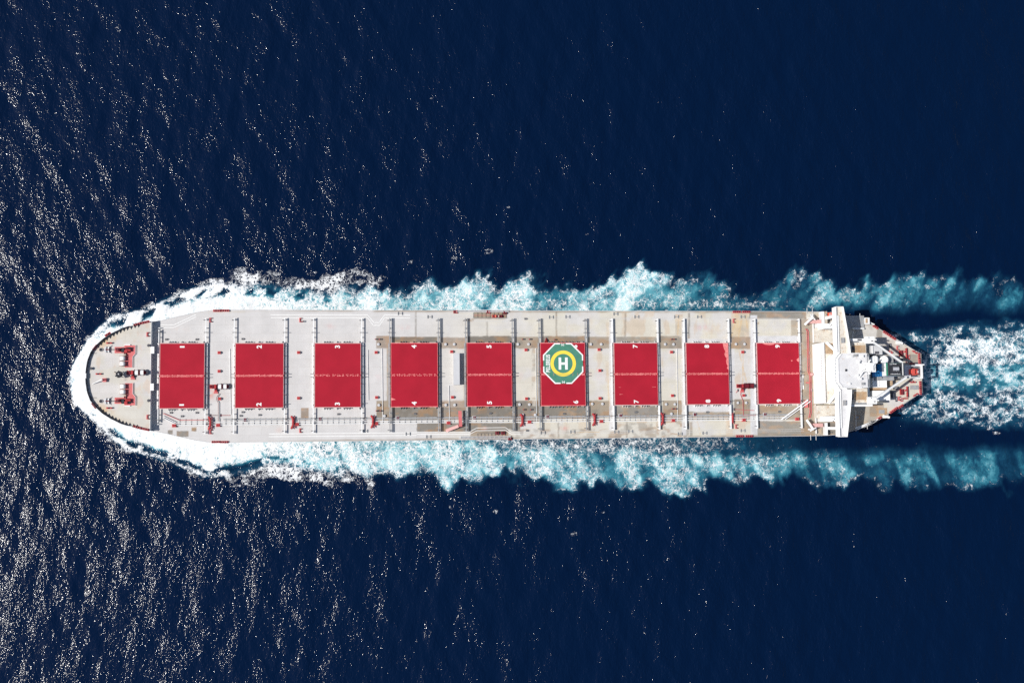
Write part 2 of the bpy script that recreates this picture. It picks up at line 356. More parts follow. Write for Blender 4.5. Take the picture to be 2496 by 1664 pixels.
# stays
st = MB().mat('dgrey')
def edge_frame(s, side):      # point at arc position along the bow edge and inward normal
    xx = np.linspace(-99.4, -76, 900); yy = HB(xx); ds = np.concatenate([[0],np.cumsum(np.hypot(np.diff(xx),np.diff(yy)))])
    x = float(np.interp(s, ds, xx)); y = float(np.interp(s, ds, yy)); x2 = float(np.interp(s+.2, ds, xx)); y2 = float(np.interp(s+.2, ds, yy))
    t = Vector((x2-x, y2-y)).normalized(); q = Vector((t.y, -t.x))
    return (x, y*side), (q.x, q.y*side), (t.x, t.y*side)
stay_mesh = None
s = 2.2; k = 0
while s < 29.5:
    for side in (1,-1):
        (x,y),(qx,qy),(tx,ty) = edge_frame(s, side)
        ln = 1.35 if s > 11 else .75
        h = 1.25; t = .07
        p = MB().mat('dgrey')
        A = [(.1,-t,0),(ln,-t,0),(.1,-t,h)]; B = [(a,t,c) for a,_,c in A]
        f = lambda a,b,c: (x+qx*a+tx*b, y+qy*a+ty*b, ZF+c)
        p.poly([f(*a) for a in A]+[f(*a) for a in B], [(0,1,2),(5,4,3),(0,3,4,1),(1,4,5,2),(2,5,3,0)])
        part('bulwark_stay', p, ship)
    s += 1.42
# stem platform
b = MB().mat('white'); b.box(-100.3,-99.0,-.9,.95,ZF+.9,ZF+1.5); part('stem_platform', b, ship)

# ---- helpers for small fittings (one mesh each, copied as parts)
LIB = {}
def lib(key, name, make):
    if key not in LIB: LIB[key] = make().mesh(name)
    return LIB[key]
def fit(key, name, make, px, py, z=0.0, rz=0, parent=None, label=None):
    x, y = at(px, py, z)
    return link(name, lib(key, name, make), parent or ship, (x, y, z), rz, label)
def mk_bollard():           # double bollard lying along x
    m = MB().mat('pink'); m.box(-1.15,1.15,-.3,.3,0,.14).mat('dred')
    for x in (-.65,.65): m.cyl((x,0,.14),(x,0,.95),.24,.24,12).mat('red').cyl((x,0,.95),(x,0,1.02),.30,.30,12).mat('dred')
    return m
def mk_chock():             # C shaped closed chock on a plinth, opening to -y of local
    m = MB().mat('pink'); m.box(-.85,.85,.18,.55,0,.5); m.mat('red').box(-.85,-.45,-.45,.18,0,.45); m.box(.45,.85,-.45,.18,0,.45); m.mat('dred'); m.cyl((-.65,-.2,.45),(-.65,-.2,.75),.17); m.cyl((.65,-.2,.45),(.65,-.2,.75),.17)
    return m
def mk_roller(n, L):
    def f():
        m = MB().mat('pink'); m.box(-L/2,L/2,-.42,.42,0,.22); m.mat('red').box(-L/2,L/2,.30,.44,.22,.5); 
        for i in range(n):
            x = -L/2+(i+.5)*L/n; m.mat('dred').cyl((x,0,.2),(x,0,.8),.26,.22,10); m.mat('pink').box(x+L/n/2-.1,x+L/n/2+.06,-.35,.3,.22,.7)
        return m
    return f
def mk_hatchlet():
    m = MB().mat('pink'); m.box(-.62,.55,-.55,.55,0,.5); m.mat('red').box(-.5,.4,-.42,.42,.5,.62); m.mat('dgrey').box(.55,.85,-.35,.35,0,.62); return m
def mk_vent():
    m = MB().mat('palegrey'); m.cyl((0,0,0),(0,0,.5),.42,.42,16); m.mat('palegrey').cyl((0,0,.5),(0,0,.62),.55,.55,18).dome((0,0,.62),.55,.15,18,3); return m
def mk_gooseneck():
    m = MB().mat('dred'); m.cyl((0,0,0),(0,0,.8),.22); m.mat('dark').cyl((0,0,.8),(.35,0,.95),.26); m.mat('red').cyl((-.25,0,.5),(-.05,0,.9),.2); return m
def mk_valve():
    m = MB().mat('dgrey'); m.box(-.5,.5,-.35,.35,0,.3); m.mat('grey').cyl((-.3,0,.3),(-.3,0,.9),.12); m.cyl((.3,0,.3),(.3,0,.9),.12); m.beam((-.3,0,.7),(.3,0,.7),.12); return m
def mk_pipebox():
    m = MB().mat('pink'); m.box(-.75,.75,-.6,.6,0,.9); m.mat('red').box(-.6,.6,-.45,.45,.9,1.05); m.mat('dred').box(.75,.95,-.2,.2,0,.7); return m

for px,py in [(534.6,859.4),(534.6,904.5),(535.7,971.5),(728,859),(728,970),(916.8,858.8),(918,968.3),(1101,857),(1103,968),(1282,852.7),(1283.4,971.5),(1460,852),(1462,903),(1462.4,970.6),(1636.5,858),(1638.8,963.9),(1810,858),(1812.4,963.4)]:
    fit('hl','access_hatch',mk_hatchlet,px,py)
for px,py in [(922.4,839),(1086,839),(1107,839),(923.5,987),(1086.5,986.6),(1108,986.6),(937,1013.4),(1288,839),(1262,839),(1439.7,839),(1465,839),(1290,985.5),(1266,985.5),(1274,1010.7),(1304,1010.7),(1443,984),(1468,984),(1620.5,839),(1641,839),(1644,985),(1623,985),(1793,838.7),(1814,838.7),(1797.7,981.4),(1817.8,981.4),(1636,1008)]:
    fit('vt','deck_vent',mk_vent,px,py)
for px,py in [(916,827),(926,827),(918,1001),(928,1001),(1274,827),(1291,827),(1277,998),(1294,998),(1636,827),(1643,827),(1639,996),(1646,996),(1352,828),(739,783.5) ]:
    fit('gn','gooseneck_vent',mk_gooseneck,px,py)
for px,py in [(587,1013),(633,1011),(825,1009),(417,1005.5),(480,1005.5),(406,827),(480,827),(592,826),(592,1004),(1012,1008),(1195,1007),(1375,1008),(1550,1004),(1724,1004),(1900,1003),(1281,777),(1285,1049),(444,1014)]:
    fit('vl','deck_valve',mk_valve,px,py)
for px,py in [(975,764),(1047,772),(1343,773),(1383,772),(1500,765),(1551,772),(1648,772),(1704,772),(1810,772),(994,1057),(1044,1064),(1323,1054),(1395,1052),(1502,1052),(1536,1051),(1657,1057),(1717,1055),(1810,1049),(890,1050)]:
    fit('wd','walkway_step',lambda: MB().mat('grey').box(-.9,.9,-.12,.12,0,.3).box(-.9,-.66,-.6,.6,0,.42).box(.66,.9,-.6,.6,0,.42),px,py)
for px,py in [(425,1037),(532,1036),(724,1034),(917,1032),(1093,1030.5),(1290,1028),(1465,1026.5),(1640,1024.5),(1812,1023.5),(1942,1021)]:
    fit('pb','pipe_anchor',mk_pipebox,px,py)
H2 = math.pi/2
for px,py in [(514.5,780),(733,780),(1789,782)]: fit('ck','mooring_chock',mk_chock,px,py,0,H2)
for px,py in [(514.5,1052),(733,1049),(1795,1039)]: fit('ck','mooring_chock',mk_chock,px,py,0,H2)
for px,py in [(361,815),(361,1016)]: fit('ck','mooring_chock',mk_chock,px,py,ZF,H2)
for px,py in [(267,836),(267,994),(241,911)]: fit('bo','mooring_bollard',mk_bollard,px,py,ZF)
for px,py in [(530,757.5),(548,757),(527,1076.5),(547,1076.7),(1795,760.5),(1818,760.5),(1803,1062),(1826,1062)]:
    fit('rl5','roller_fairlead',mk_roller(4,3.2),px+(0 if py<900 else 0),py,0,0 if py<900 else math.pi)
for (px,py,a) in [(336,790,16),(354,785.5,13),(336,1041,-16),(354,1045.5,-13)]:
    fit('rl5','roller_fairlead',mk_roller(4,3.2),px,py,ZF,math.radians(a)+(0 if py<900 else math.pi))
for (px,py,a) in [(232,847,52),(230,988,-52),(263,815,33)]:
    fit('rl2','roller_fairlead',mk_roller(2,2.4),px,py,ZF,math.radians(a)+(0 if py<900 else math.pi))

# ---- winches
def drum(m, c, ax, L, r, key='rope'):
    a = Vector(c); d = Vector((1,0,0)) if ax == 'x' else Vector((0,1,0))
    m.mat(key).cyl(a-d*L/2, a+d*L/2, r, r, 18)
    m.mat('dred').cyl(a-d*(L/2+.14), a-d*L/2, r*1.18, r*1.18, 18).cyl(a+d*L/2, a+d*(L/2+.14), r*1.18, r*1.18, 18)
def windlass(px, py, sgn):          # px,py: middle of the red platform
    x, y = at(px, py, ZF)
    w_ = part('anchor_windlass', _wl_base(sgn), ship, (x, y, ZF))
    m = MB(); g = -sgn
    for k in (0, 1):
        mm = MB(); drum(mm, (-1.5, -sgn*(3.3+2.05*k), 1.15), 'y', 1.45, .95)
        part('rope_drum', mm, w_)
    mm = MB().mat('dred'); mm.cyl((-3.0,-.75*sgn,1.0),(-3.0,.1*sgn,1.0),.95,.95,16); mm.mat('dark').cyl((-3.0,.15*sgn,1.0),(-3.0,.45*sgn,1.0),1.15,1.15,16)
    part('chain_wheel', mm, w_)
    mm = MB().mat('red'); mm.cyl((-.6,-.3*sgn,1.0),(1.3,-.3*sgn,1.0),.5,.5,14); mm.mat('dark').box(-2.0,-1.0,-1.0,.6,.3,1.35); mm.mat('red').box(-.9,.2,-1.2,-.2,.3,1.6); mm.mat('dred').cyl((-.9,-.9*sgn,1),(-.9,-2.3*sgn,1),.25); mm.box(-.4,.6,.2,.9,.3,1.1)
    mm.mat('dark').cyl((.2,.5*sgn,.9),(1.6,.5*sgn,.9),.3)
    part('winch_motor', mm, w_)
    mm = MB().mat('beige'); mm.cyl((-.7,-2.0*sgn,.3),(-.7,-2.0*sgn,1.35),.45,.3); part('brake_stand', mm, w_)
    # chain, stopper and hawse pipe
    mm = MB().mat('dgrey')
    for i in range(26):
        cx = -3.9 - i*.21; z = .75-.02*i
        if i % 2: mm.box(cx-.17,cx+.17,-.14,.14,z-.05,z+.05)
        else: mm.box(cx-.17,cx+.17,-.05,.05,z-.14,z+.14)
    part('anchor_chain', mm, ship, (x, y, ZF))
    mm = MB().mat('palegrey'); mm.box(-8.4,-6.2,-.65,.65,0,.45); mm.box(-8.0,-7.5,-1.1,1.1,0,.8); mm.mat('white').box(-6.9,-6.5,-1.0,1.0,0,.9); mm.mat('grey'); mm.beam((-7.2,.4,.5),(-5.6,1.5,.2),.16); mm.beam((-7.2,-.4,.5),(-5.8,-1.3,.2),.14)
    mm.mat('dred').box(-7.7,-6.4,-.22,.22,.45,.95)
    part('chain_stopper', mm, ship, (x, y, ZF))
    mm = MB().mat('palegrey').cyl((-9.5,0,0),(-9.5,0,.35),.75,.7,18); mm.mat('dark').cyl((-9.5,0,.35),(-9.5,0,.38),.6,.6,18)
    part('hawse_pipe', mm, ship, (x, y, ZF))
def _wl_base(sgn):
    m = MB().mat('pink'); pts = [(-1.1,1.6),(2.9,1.6),(2.9,-1.5),(1.9,-2.7),(1.9,-6.6),(-.9,-6.6),(-.9,-1.3),(-4.6,-1.3),(-4.6,1.0),(-1.1,1.0)]
    pts = [(a,b*sgn) for a,b in pts]; m.prism(pts, .0, .32)
    m.mat('white'); e = [(2.9,1.6),(2.9,-1.5),(1.9,-2.7),(1.9,-6.6)]
    for (a,b),(c,d) in zip(e[:-1], e[1:]): m.beam((a,b*sgn,.62),(c,d*sgn,.62),.1)
    for a,b in e: m.beam((a,b*sgn,.3),(a,b*sgn,.62),.1)
    m.box(-1.1,1.0,1.6*sgn,1.95*sgn,0,.5)
    return m
windlass(311, 852, 1)
windlass(311, 977, -1)
def rope_winch(x, y, z, keyrope='rope', n=2, label=None):   # drums in a row along x
    m = MB().mat('red'); m.box(-3.4,-1.2,-.75,.75,0,.35); m.box(-1.0,3.6,-.5,.5,0,.25)
    m.mat('dred').cyl((-3.3,0,.85),(-2.6,0,.85),.38,.38,12).cyl((-2.4,0,.95),(-1.8,0,.95),.72,.72,14); m.mat('red').box(-1.7,-.9,-.8,.8,.3,1.5); m.mat('dark').cyl((-1.5,-.9,.9),(-.9,-.9,.9),.4)
    m.mat('red').box(-1.6,-.7,-1.9,-.8,0,1.0); m.mat('pink').box(-1.9,-.4,-2.6,-1.9,0,.5); m.mat('dark').box(-.6,-.3,-1.6,-1.1,0,.8)
    root = part('mooring_winch', m, ship, (x, y, z), label=label)
    for k in range(n):
        mm = MB(); drum(mm, (.35+1.95*k, 0, 1.15), 'x', 1.3, .98, keyrope); part('rope_drum', mm, root)
    mm = MB().mat('dgrey').cyl((n*1.95+.1,0,1.15),(n*1.95+.6,0,1.15),.75,.55,16); part('warping_head', mm, root)
    return root
x,y = at(332,908,ZF); rope_winch(x, y, ZF)
x,y = at(534,942,0); rope_winch(x, y, 0)
x,y = at(1815,940.5,0); rope_winch(x, y, 0, 'dred', 2, 'all red winch with bare drums')

# ---- foremast, jackstaff boom and small forecastle fittings
x,y = at(294,913,ZF)
m = MB().mat('dark'); m.cyl((0,0,0),(0,0,3.4),.35,.25,10).cyl((0,0,2.6),(0,0,2.8),1.25,1.25,12)
for i,(a,l,h) in enumerate([(.4,1.5,.3),(1.7,1.35,.5),(2.6,1.9,.2),(3.6,1.5,.5),(4.4,1.3,.2),(5.6,1.6,.4)]): m.beam((.5*math.cos(a),.5*math.sin(a),2.75),(l*math.cos(a),l*math.sin(a),2.7+h),.3)
m.mat('dark').box(-1.1,.6,-.9,.3,2.8,3.3).box(-.4,1.0,-.2,1.0,2.8,3.5); m.mat('white').beam((-.2,.2,3.9),(.3,-.1,4.3),.2); m.beam((.5,-.8,2.8),(1.7,-1.1,.1),.22)
part('foremast', m, ship, (x,y,ZF))
x0,y0 = at(225,936,ZF+.1); x1,y1 = at(249,924,ZF+2.6)
m = MB().mat('white').cyl((x0,y0,ZF+.1),(x1,y1,ZF+2.6),.13,.2,8); m.mat('pink').box(x1-.2,x1+1.1,y1-.9,y1+.5,ZF,ZF+1.1); m.mat('dgrey').beam((x1,y1,ZF+1.1),(x1,y1,ZF+2.6),.18)
part('davit_boom', m, ship)
for px,py in [(223,898),(363,842),(363,976)]:
    fit('mv','mushroom_vent',lambda: MB().mat('dgrey').cyl((0,0,0),(0,0,.8),.3).cyl((0,0,.8),(0,0,1.0),.55,.45,14),px,py,ZF)
for px,py in [(228,861),(228,969)]:
    fit('pl','chain_locker_rail',lambda: MB().mat('dgrey').beam((-.6,0,.3),(.9,0,.3),.16).box(-.7,-.4,-.2,.2,0,.3),px,py,ZF)
m = MB().mat('white')
x,y = at(307,873,ZF)
# ---- hatches
HX = [(-73.3,-56.9),(-45.7,-27.7),(-16.2,1.3),(12.7,30.6),(41.9,59.4),(70.7,88.3),(99.8,117.4),(128.9,146.4),(158.0,175.7)]
HZ = 1.9
CKEY = ['white','white','white','grey','grey','grey','white','white','white']
def glyph(txt, size, key='wmark', off=0.0, bold=.035):
    cu = bpy.data.curves.new('glyph', 'FONT'); cu.body = txt; cu.size = size; cu.align_x = 'CENTER'; cu.align_y = 'CENTER'; cu.offset = bold*size; cu.extrude = 0.012; cu.resolution_u = 3
    o = bpy.data.objects.new('tmp', cu); C.objects.link(o)
    dg = bpy.context.evaluated_depsgraph_get(); me = bpy.data.meshes.new_from_object(o.evaluated_get(dg))
    bpy.data.objects.remove(o); bpy.data.curves.remove(cu); me.materials.clear(); me.materials.append(M[key]); return me
HY = 12.3; CY = -0.05
for i, (x0, x1) in enumerate(HX):
    ck = CKEY[i]; num = str(i+1)
    m = MB().mat('white' if ck == 'white' else 'grey'); t = .25
    a, b_, zc = x0+.35, x1-.35, HZ-.7
    m.box(a,b_,-HY+.35,-HY+.35+t,0,zc).box(a,b_,HY-.35-t,HY-.35,0,zc).box(a,a+t,-HY+.35+t,HY-.35-t,0,zc).box(b_-t,b_,-HY+.35+t,HY-.35-t,0,zc)
    co = part('hatch_coaming', m, ship)
    xc = (x0+x1)/2
    # coaming stays and cleats along both long sides
    cx = [-.29,-.235,-.18,-.015,.13,.19,.245,.47] if i != 5 else [-.3,-.235,-.18,-.09,0,.09,.17,.23,.33,.47]
    for side in (1,-1):
        for c in cx:
            X = xc+c*(x1-x0); y = side*(HY+.04)
            p = MB().mat(CKEY[i] if i > 2 else 'white'); p.poly([(X-.09,y,0),(X-.09,y,1.45),(X-.09,y+side*.85,0),(X+.09,y,0),(X+.09,y,1.45),(X+.09,y+side*.85,0)], [(0,1,2),(5,4,3),(0,3,4,1),(1,4,5,2),(2,5,3,0)])
            p.mat('dgrey').box(X-.14,X+.14,y,y+side*.42,1.45,1.65)
            part('coaming_stay', p, co)
    for side in (1, -1):
        ya, yb = (CY+.01, HY) if side > 0 else (-HY, CY-.01)
        m = MB().mat('hatch'); m.box(x0,x1,ya,yb,HZ-.65,HZ)
        lb = None
        c = part('hatch_cover', m, ship, label=lb)
        # pale worn rim on the outer edges
        r = MB().mat('rim' if i in (0,1,2,6,7,8) else 'scuff'); wd = .24
        yo = yb if side > 0 else ya
        r.box(x0-.02,x1+.02,yo-wd*side,yo+.03*side,HZ-.3,HZ+.012); r.box(x0-.03,x0+(.2 if i in(0,1,2,6,7,8) else .12),ya+(0.3 if side>0 else wd+.02),yb-(wd+.02 if side>0 else .3),HZ-.3,HZ+.01); r.box(x1-.1,x1+.03,ya+(0.3 if side>0 else wd+.02),yb-(wd+.02 if side>0 else .3),HZ-.3,HZ+.01)
        part('worn_edge', r, c)
        # side rollers on fore and aft ends
        w_ = MB().mat('dred')
        for yk in (3.3, 7.3, 11.2, 1.0):
            w_.box(x0-.45,x0-.03,side*yk-.14,side*yk+.14,HZ-.6,HZ-.25).box(x1+.03,x1+.5,side*yk-.14,side*yk+.14,HZ-.6,HZ-.25)
        part('cover_roller', w_, c)
        # joint line with its cleats
        j = MB().mat('scuff'); rr = random.Random(i*2+(side>0)); yj = ya+.12 if side > 0 else yb-.12
        xx = x0+.25
        while xx < x1-.3:
            L = rr.uniform(.6,2.6) if i not in (2,3) else rr.uniform(.15,.9)
            L = min(L, x1-.2-xx); wj = rr.uniform(.14,.30)
            j.box(xx, xx+L, yj-wj/2+side*.06, yj+wj/2+side*.06, HZ, HZ+.02+rr.random()*.01); xx += L+rr.uniform(.02,.35 if i not in (2,3) else 1.2)
        for k in range(9):
            X = x0+(k+.7)*(x1-x0)/9.3; j.box(X-.13,X+.13,yj,yj+side*.32,HZ,HZ+.06)
        part('cover_joint', j, c)
        g = link('hatch_number', glyph(num, 2.5) if i else MB().mat('wmark').box(-.3,.3,-.85,.85,0,.02).mesh('number'), c, (xc+(0 if i != 5 else 5.0), side*(HY-1.45), HZ+.012), H2)
        g.rotation_euler = (0,0,H2)
        if i in (7, 8) and side > 0:     # faded paint
            p = MB().mat('scuff')
            rr = random.Random(5)
            if i == 7:
                pts = [(x1-.15,HY-.2),(x1-2.3,HY-.2),(x1-2.1,HY-1.2),(x1-1.9,HY-2.2),(x1-1.3,HY-3.4),(x1-1.7,HY-4.6),(x1-1.4,HY-5.5),(x1-.8,HY-6.2),(x1-1.1,HY-7.2),(x1-.9,HY-8.4),(x1-.5,HY-9.2),(x1-.8,HY-10.2),(x1-.15,HY-10.8)]
                p.prism(pts, HZ, HZ+.008)
            else:
                p.prism([(x0+2.2,HY-.2),(x0+3.4,HY-.7),(x0+5.2,HY-1.0),(x0+6.9,HY-.8),(x0+7.6,HY-.45),(x0+10.6,HY-.4),(x0+11,HY-.2)], HZ, HZ+.008)
                p.prism([(x1-.15,HY-6),(x1-1.2,HY-6.8),(x1-.9,HY-7.4),(x1-.15,HY-7.8)], HZ, HZ+.008)
                p.prism([(x1-3.6,HY-7.0),(x1-3.2,HY-7.6),(x1-2.8,HY-7.1)], HZ, HZ+.008)
            part('faded_paint', p, c)
        if i == 3 and side < 0:
            p = MB().mat('scuff').prism([(x0+.15,-HY+3.6),(x0+.15,-HY+2.6),(x0+1.9,-HY+2.9)], HZ, HZ+.008); part('faded_paint', p, c)
        if i == 6 and side < 0:
            p = MB().mat('scuff').prism([(x0+1.9,-7.9),(x0+3.6,-7.8),(x0+2.2,-8.1)], HZ, HZ+.008); p.box(x0+15.2,x0+16.7,-5.2,-5.1,HZ,HZ+.008); p.box(x0+1.8,x0+2.8,-5.25,-5.17,HZ,HZ+.008); part('faded_paint', p, c)
    # rolling rails carried out over the side decks, on posts
    for (xr, fwd) in ((x0-.2, True), (x1+.55, False)):
        for side in (1,-1):
            rk = 'white' if ck == 'white' else 'grey'
            if i == 0 and fwd: ye = 17.4
            else: ye = 21.9
            m = MB().mat(rk); wz = .34 if i < 6 else .7
            ys, yt = side*(HY+.1), side*ye
            m.box(xr-wz/2-.2,xr+wz/2-.2,ys,yt,1.3,1.6)
            if i in (3,4,5): m.box(xr+.42,xr+.62,ys,yt,1.15,1.35)
            for q in (14.5, 18.0, ye-.5): m.box(xr-.45,xr+.15,side*q-.15,side*q+.15,0,1.3)
            m.mat('dgrey').box(xr-1.1,xr-.4,side*(ye-.9)-.12,side*(ye-.9)+.12,1.0,1.7); m.box(xr-.9,xr+.7,side*16.3-.1,side*16.3+.1,1.3,1.8)
            part('cover_rail', m, ship)
    # walkway platforms at hatch ends
    m = MB().mat('white' if ck=='white' else 'grey')
    m.box(x0-.95,x0-.38,-HY,HY,.85,1.0)
    for yk in np.arange(-11.5,12,2.9): m.box(x0-.9,x0-.75,yk-.08,yk+.08,0,.85)
    m.mat('dgrey').box(x0-1.5,x0-.3,-.75,-.6,1.0,1.6).box(x0-1.5,x0-.3,.45,.6,1.0,1.6)
    part('hatch_walkway', m, ship)
    m = MB().mat('white' if ck=='white' else 'grey')
    m.box(x1+.4,x1+.95,-HY,HY,.85,1.0)
    for yk in np.arange(-11.5,12,2.9): m.box(x1+.75,x1+.9,yk-.08,yk+.08,0,.85)
    m.mat('dgrey').box(x1+.2,x1+1.7,-.75,-.55,1.0,1.6).box(x1+.2,x1+1.7,.45,.65,1.0,1.6).box(x1+.5,x1+1.4,-10.9,-10.7,1.0,1.6)
    part('hatch_walkway', m, ship)

# ---- helicopter landing mark on hatch six
hx, hy, R = 79.6, 4.22, 7.95
m = MB().mat('heligreen')
def octa(r, c=.42): return [(hx+a*r, hy+b*r) for a,b in ((1,c),(c,1),(-c,1),(-1,c),(-1,-c),(-c,-1),(c,-1),(1,-c))]
m.prism(octa(R-.1), HZ+.02, HZ+.05)
m.mat('wmark')
def band(p, q, wdt, z0, z1):
    (ax,ay),(bx,by) = p,q; n = Vector((-(by-ay), bx-ax)).normalized()*wdt
    c_ = Vector((hx-(ax+bx)/2, hy-(ay+by)/2)); 
    if n.dot(c_) < 0: n = -n
    m.prism([(ax,ay),(bx,by),(bx+n.x,by+n.y),(ax+n.x,ay+n.y)], z0, z1)
o8 = octa(R, .42)
E8 = [(o8[i], o8[(i+1)%8]) for i in range(8)]
for idx,(p,q) in enumerate(E8):
    if idx % 2 == 0: band(p,q,.5,HZ+.05,HZ+.054+.0007*idx)
    else:
        L = lambda t: (p[0]+(q[0]-p[0])*t, p[1]+(q[1]-p[1])*t)
        band(p, L(.33), .5, HZ+.05, HZ+.062+.0007*idx); band(L(.67), q, .5, HZ+.05, HZ+.062+.0007*idx)
m.mat('yellow'); n = 64; vs = []; fs = []
for i in range(n):
    a = 2*math.pi*i/n
    for r in (3.75, 5.05): vs.append((hx+r*math.cos(a), hy+r*math.sin(a), HZ+.075))
for i in range(n): fs.append((2*i,2*i+1,(2*i+3)%(2*n),(2*i+2)%(2*n)))
m.poly(vs, fs)
m.mat('wmark'); m.box(hx-1.8,hx-.78,hy-2.4,hy+2.35,HZ+.05,HZ+.07).box(hx+.75,hx+1.8,hy-2.4,hy+2.35,HZ+.05,HZ+.07).box(hx-.78,hx+.75,hy-.5,hy+.42,HZ+.05,HZ+.07)
# the two pipes of the cover joint showing through the green paint
m.mat('heligreen'); m.box(hx-6.0,hx+6.2,-.33,-.22,HZ+.05,HZ+.16).box(hx-6.2,hx+6.4,.20,.31,HZ+.05,HZ+.16)
heli = part('helicopter_landing_mark', m, ship)
STR = {'P':[(0,0,.3,1),(.3,.72,1,1),(.3,.4,1,.64),(.7,.64,1,.72)],'E':[(0,0,.3,1),(.3,0,1,.22),(.3,.39,.9,.61),(.3,.78,1,1)],'L':[(0,0,.3,1),(.3,0,1,.22)],'O':[(0,.05,.3,.95),(.7,.05,1,.95),(.12,0,.88,.2),(.12,.8,.88,1)],
 'R':[(0,0,.3,1),(.3,.78,.95,1),(.3,.4,.95,.62),(.68,.6,1,.8),(.6,0,.95,.4)],'U':[(0,.05,.3,1),(.7,.05,1,1),(.12,0,.88,.2)],'S':[(0,0,.95,.22),(.66,.2,1,.45),(.05,.4,.95,.6),(0,.55,.34,.8),(.05,.78,1,1)]}
m = MB().mat('wmark'); LW, LH, GP = .70, 1.62, .17
x_ = -(8*LW+7*GP)/2
for k, chx in enumerate('PELOREUS'):
    for q,(a,b,c,d) in enumerate(STR[chx]): m.box(x_+a*LW, x_+c*LW, (b-.5)*LH, (d-.5)*LH, 0, .02+.0008*q)
    x_ += LW+GP
link('ship_name_lettering', m.mesh('ship_name_lettering'), heli, (hx-6.0, hy+.05, HZ+.052), H2)
link('number_lettering', glyph('14', 1.25), heli, (hx-.1, hy-R+.62, HZ+.08))
link('number_lettering', glyph('14', 1.25), heli, (hx, hy+R-.62, HZ+.09), math.pi)
m = MB().mat('red'); x,y = at(1334,829,1); m.poly([(x-1.2,y-.9,0),(x+.5,y-.9,0),(x-.2,y+1.2,0),(x-.6,y+.0,1.9)],[(0,2,1),(0,1,3),(1,2,3),(2,0,3)]); part('windsock_stand', m, ship)

# ---- pipes along the port side, with supports and expansion loops
PY1 = lambda x: -17.55
m1 = MB().mat('white'); m1.tube([(-72,-14.9,.6),(-67,-17.5,.6),(170,-17.5,.8)], .16); part('deck_pipeline', m1, ship)
m1 = MB().mat('white'); m1.tube([(-72,-15.6,.6),(-66.5,-18.35,.6),(168,-18.35,.8)], .17); part('deck_pipeline', m1, ship)
m1 = MB().mat('pink'); m1.tube([(-72,-13.9,.5),(-66,-16.5,.5),(-54,-16.5,.5)], .12); part('deck_pipeline', m1, ship, label='thin red pipe by the first hatch')
m1 = MB().mat('palegrey'); m1.tube([(-48,-16.75,.6),(172,-16.75,.7)], .09); part('deck_pipeline', m1, ship)
m1 = MB().mat('grey')
m1.box(-50,172,-16.6,-16.15,.25,.32)
for X in np.arange(-66, 168, 2.1): m1.box(X-.05,X+.05,-17.1,-15.95,.3,.36); m1.box(X-.05,X+.05,-18.6,-17.1,.05,.38)
part('pipe_support', m1, ship)
m1 = MB().mat('white'); m1.beam((168,-18.3,.9),(179,-10.6,1.4),.5).beam((169.4,-18.3,.9),(180,-11.2,1.4),.3); part('deck_pipeline', m1, ship)
for k, X in enumerate([-55.0,-24.5,5.5,63.0,91.5,147.2,118.8]):
    m1 = MB().mat('red'); zz = .9
    m1.tube([(X-.3,-15.4,zz),(X+.35,-16.4,zz+.5),(X+.35,-18.8,zz+.5),(X-.3,-20.1,zz)], .42, 8); m1.mat('pink').tube([(X+.9,-15.5,zz),(X+.9,-20.0,zz)], .14)
    part('expansion_loop', m1, ship)
# cross pipes and hoses
m1 = MB().mat('dred'); m1.tube([(*at(534.6,959,.4),.4),(*at(528.5,967,.4),.4),(*at(527.5,973,.4),.4),(*at(532,981,.4),.4),(*at(532,1026,.4),.4)], .09, 6); m1.mat('palegrey').tube([(*at(535.6,960,.4),.36),(*at(530.5,967,.4),.36),(*at(529.5,973,.4),.36),(*at(534,981,.4),.36),(*at(534,1026,.4),.36)], .09, 6)
part('fire_hose_pipe', m1, ship)
for (a,b,c,d,kk) in [(512,1012,528,1012,'dred'),(537,1012,561,1012,'red'),(1798,951,1794,957,'pink'),(1789,997,1838,1000,'pink')]:
    m1 = MB().mat(kk).tube([(*at(a,b,.4),.4),(*at(c,d,.4),.4)], .1); m1.mat('dgrey'); m1.box(at(a,b)[0]-.15,at(a,b)[0]+.15,at(a,b)[1]-.5,at(a,b)[1]+.5,0,.5); part('deck_pipe', m1, ship)
for (px,y0,y1) in [(931,849,1028),(1306,849,1026),(1650,850,1026),(1094,939,1030),(560,850,1010),(896,852,975)]:
    m1 = MB().mat('white').tube([(*at(px,y0,.3),.3),(*at(px+2,y1,.3),.3)], .1); part('deck_pipe', m1, ship)
m1 = MB().mat('white').tube([(*at(1094,938,.3),.3),(*at(1131,937,.3),.3)], .09); part('deck_pipe', m1, ship)
m1 = MB().mat('pink').tube([(*at(1811,975,.4),.4),(*at(1812,1012,.4),.4),(*at(1842,1012,.4),.4)], .1); m1.tube([(*at(1806,950,.4),.4),(*at(1805,962,.4),.4),(*at(1810,975,.4),.4)], .1); part('deck_pipe', m1, ship)
# small marked boxes by the hatches
for px,py in [(969,1019),(1156,1018),(1334,1016),(1512,1013),(1693,1010),(1864,1010),(597,1023),(780,1021)]:
    fit('mb','fire_monitor_box',lambda: MB().mat('palegrey').box(-.75,.75,-.75,.75,0,.35).mat('dred').box(-.45,-.1,-.6,.6,.35,.6).box(.15,.5,-.6,.6,.35,.6),px,py)

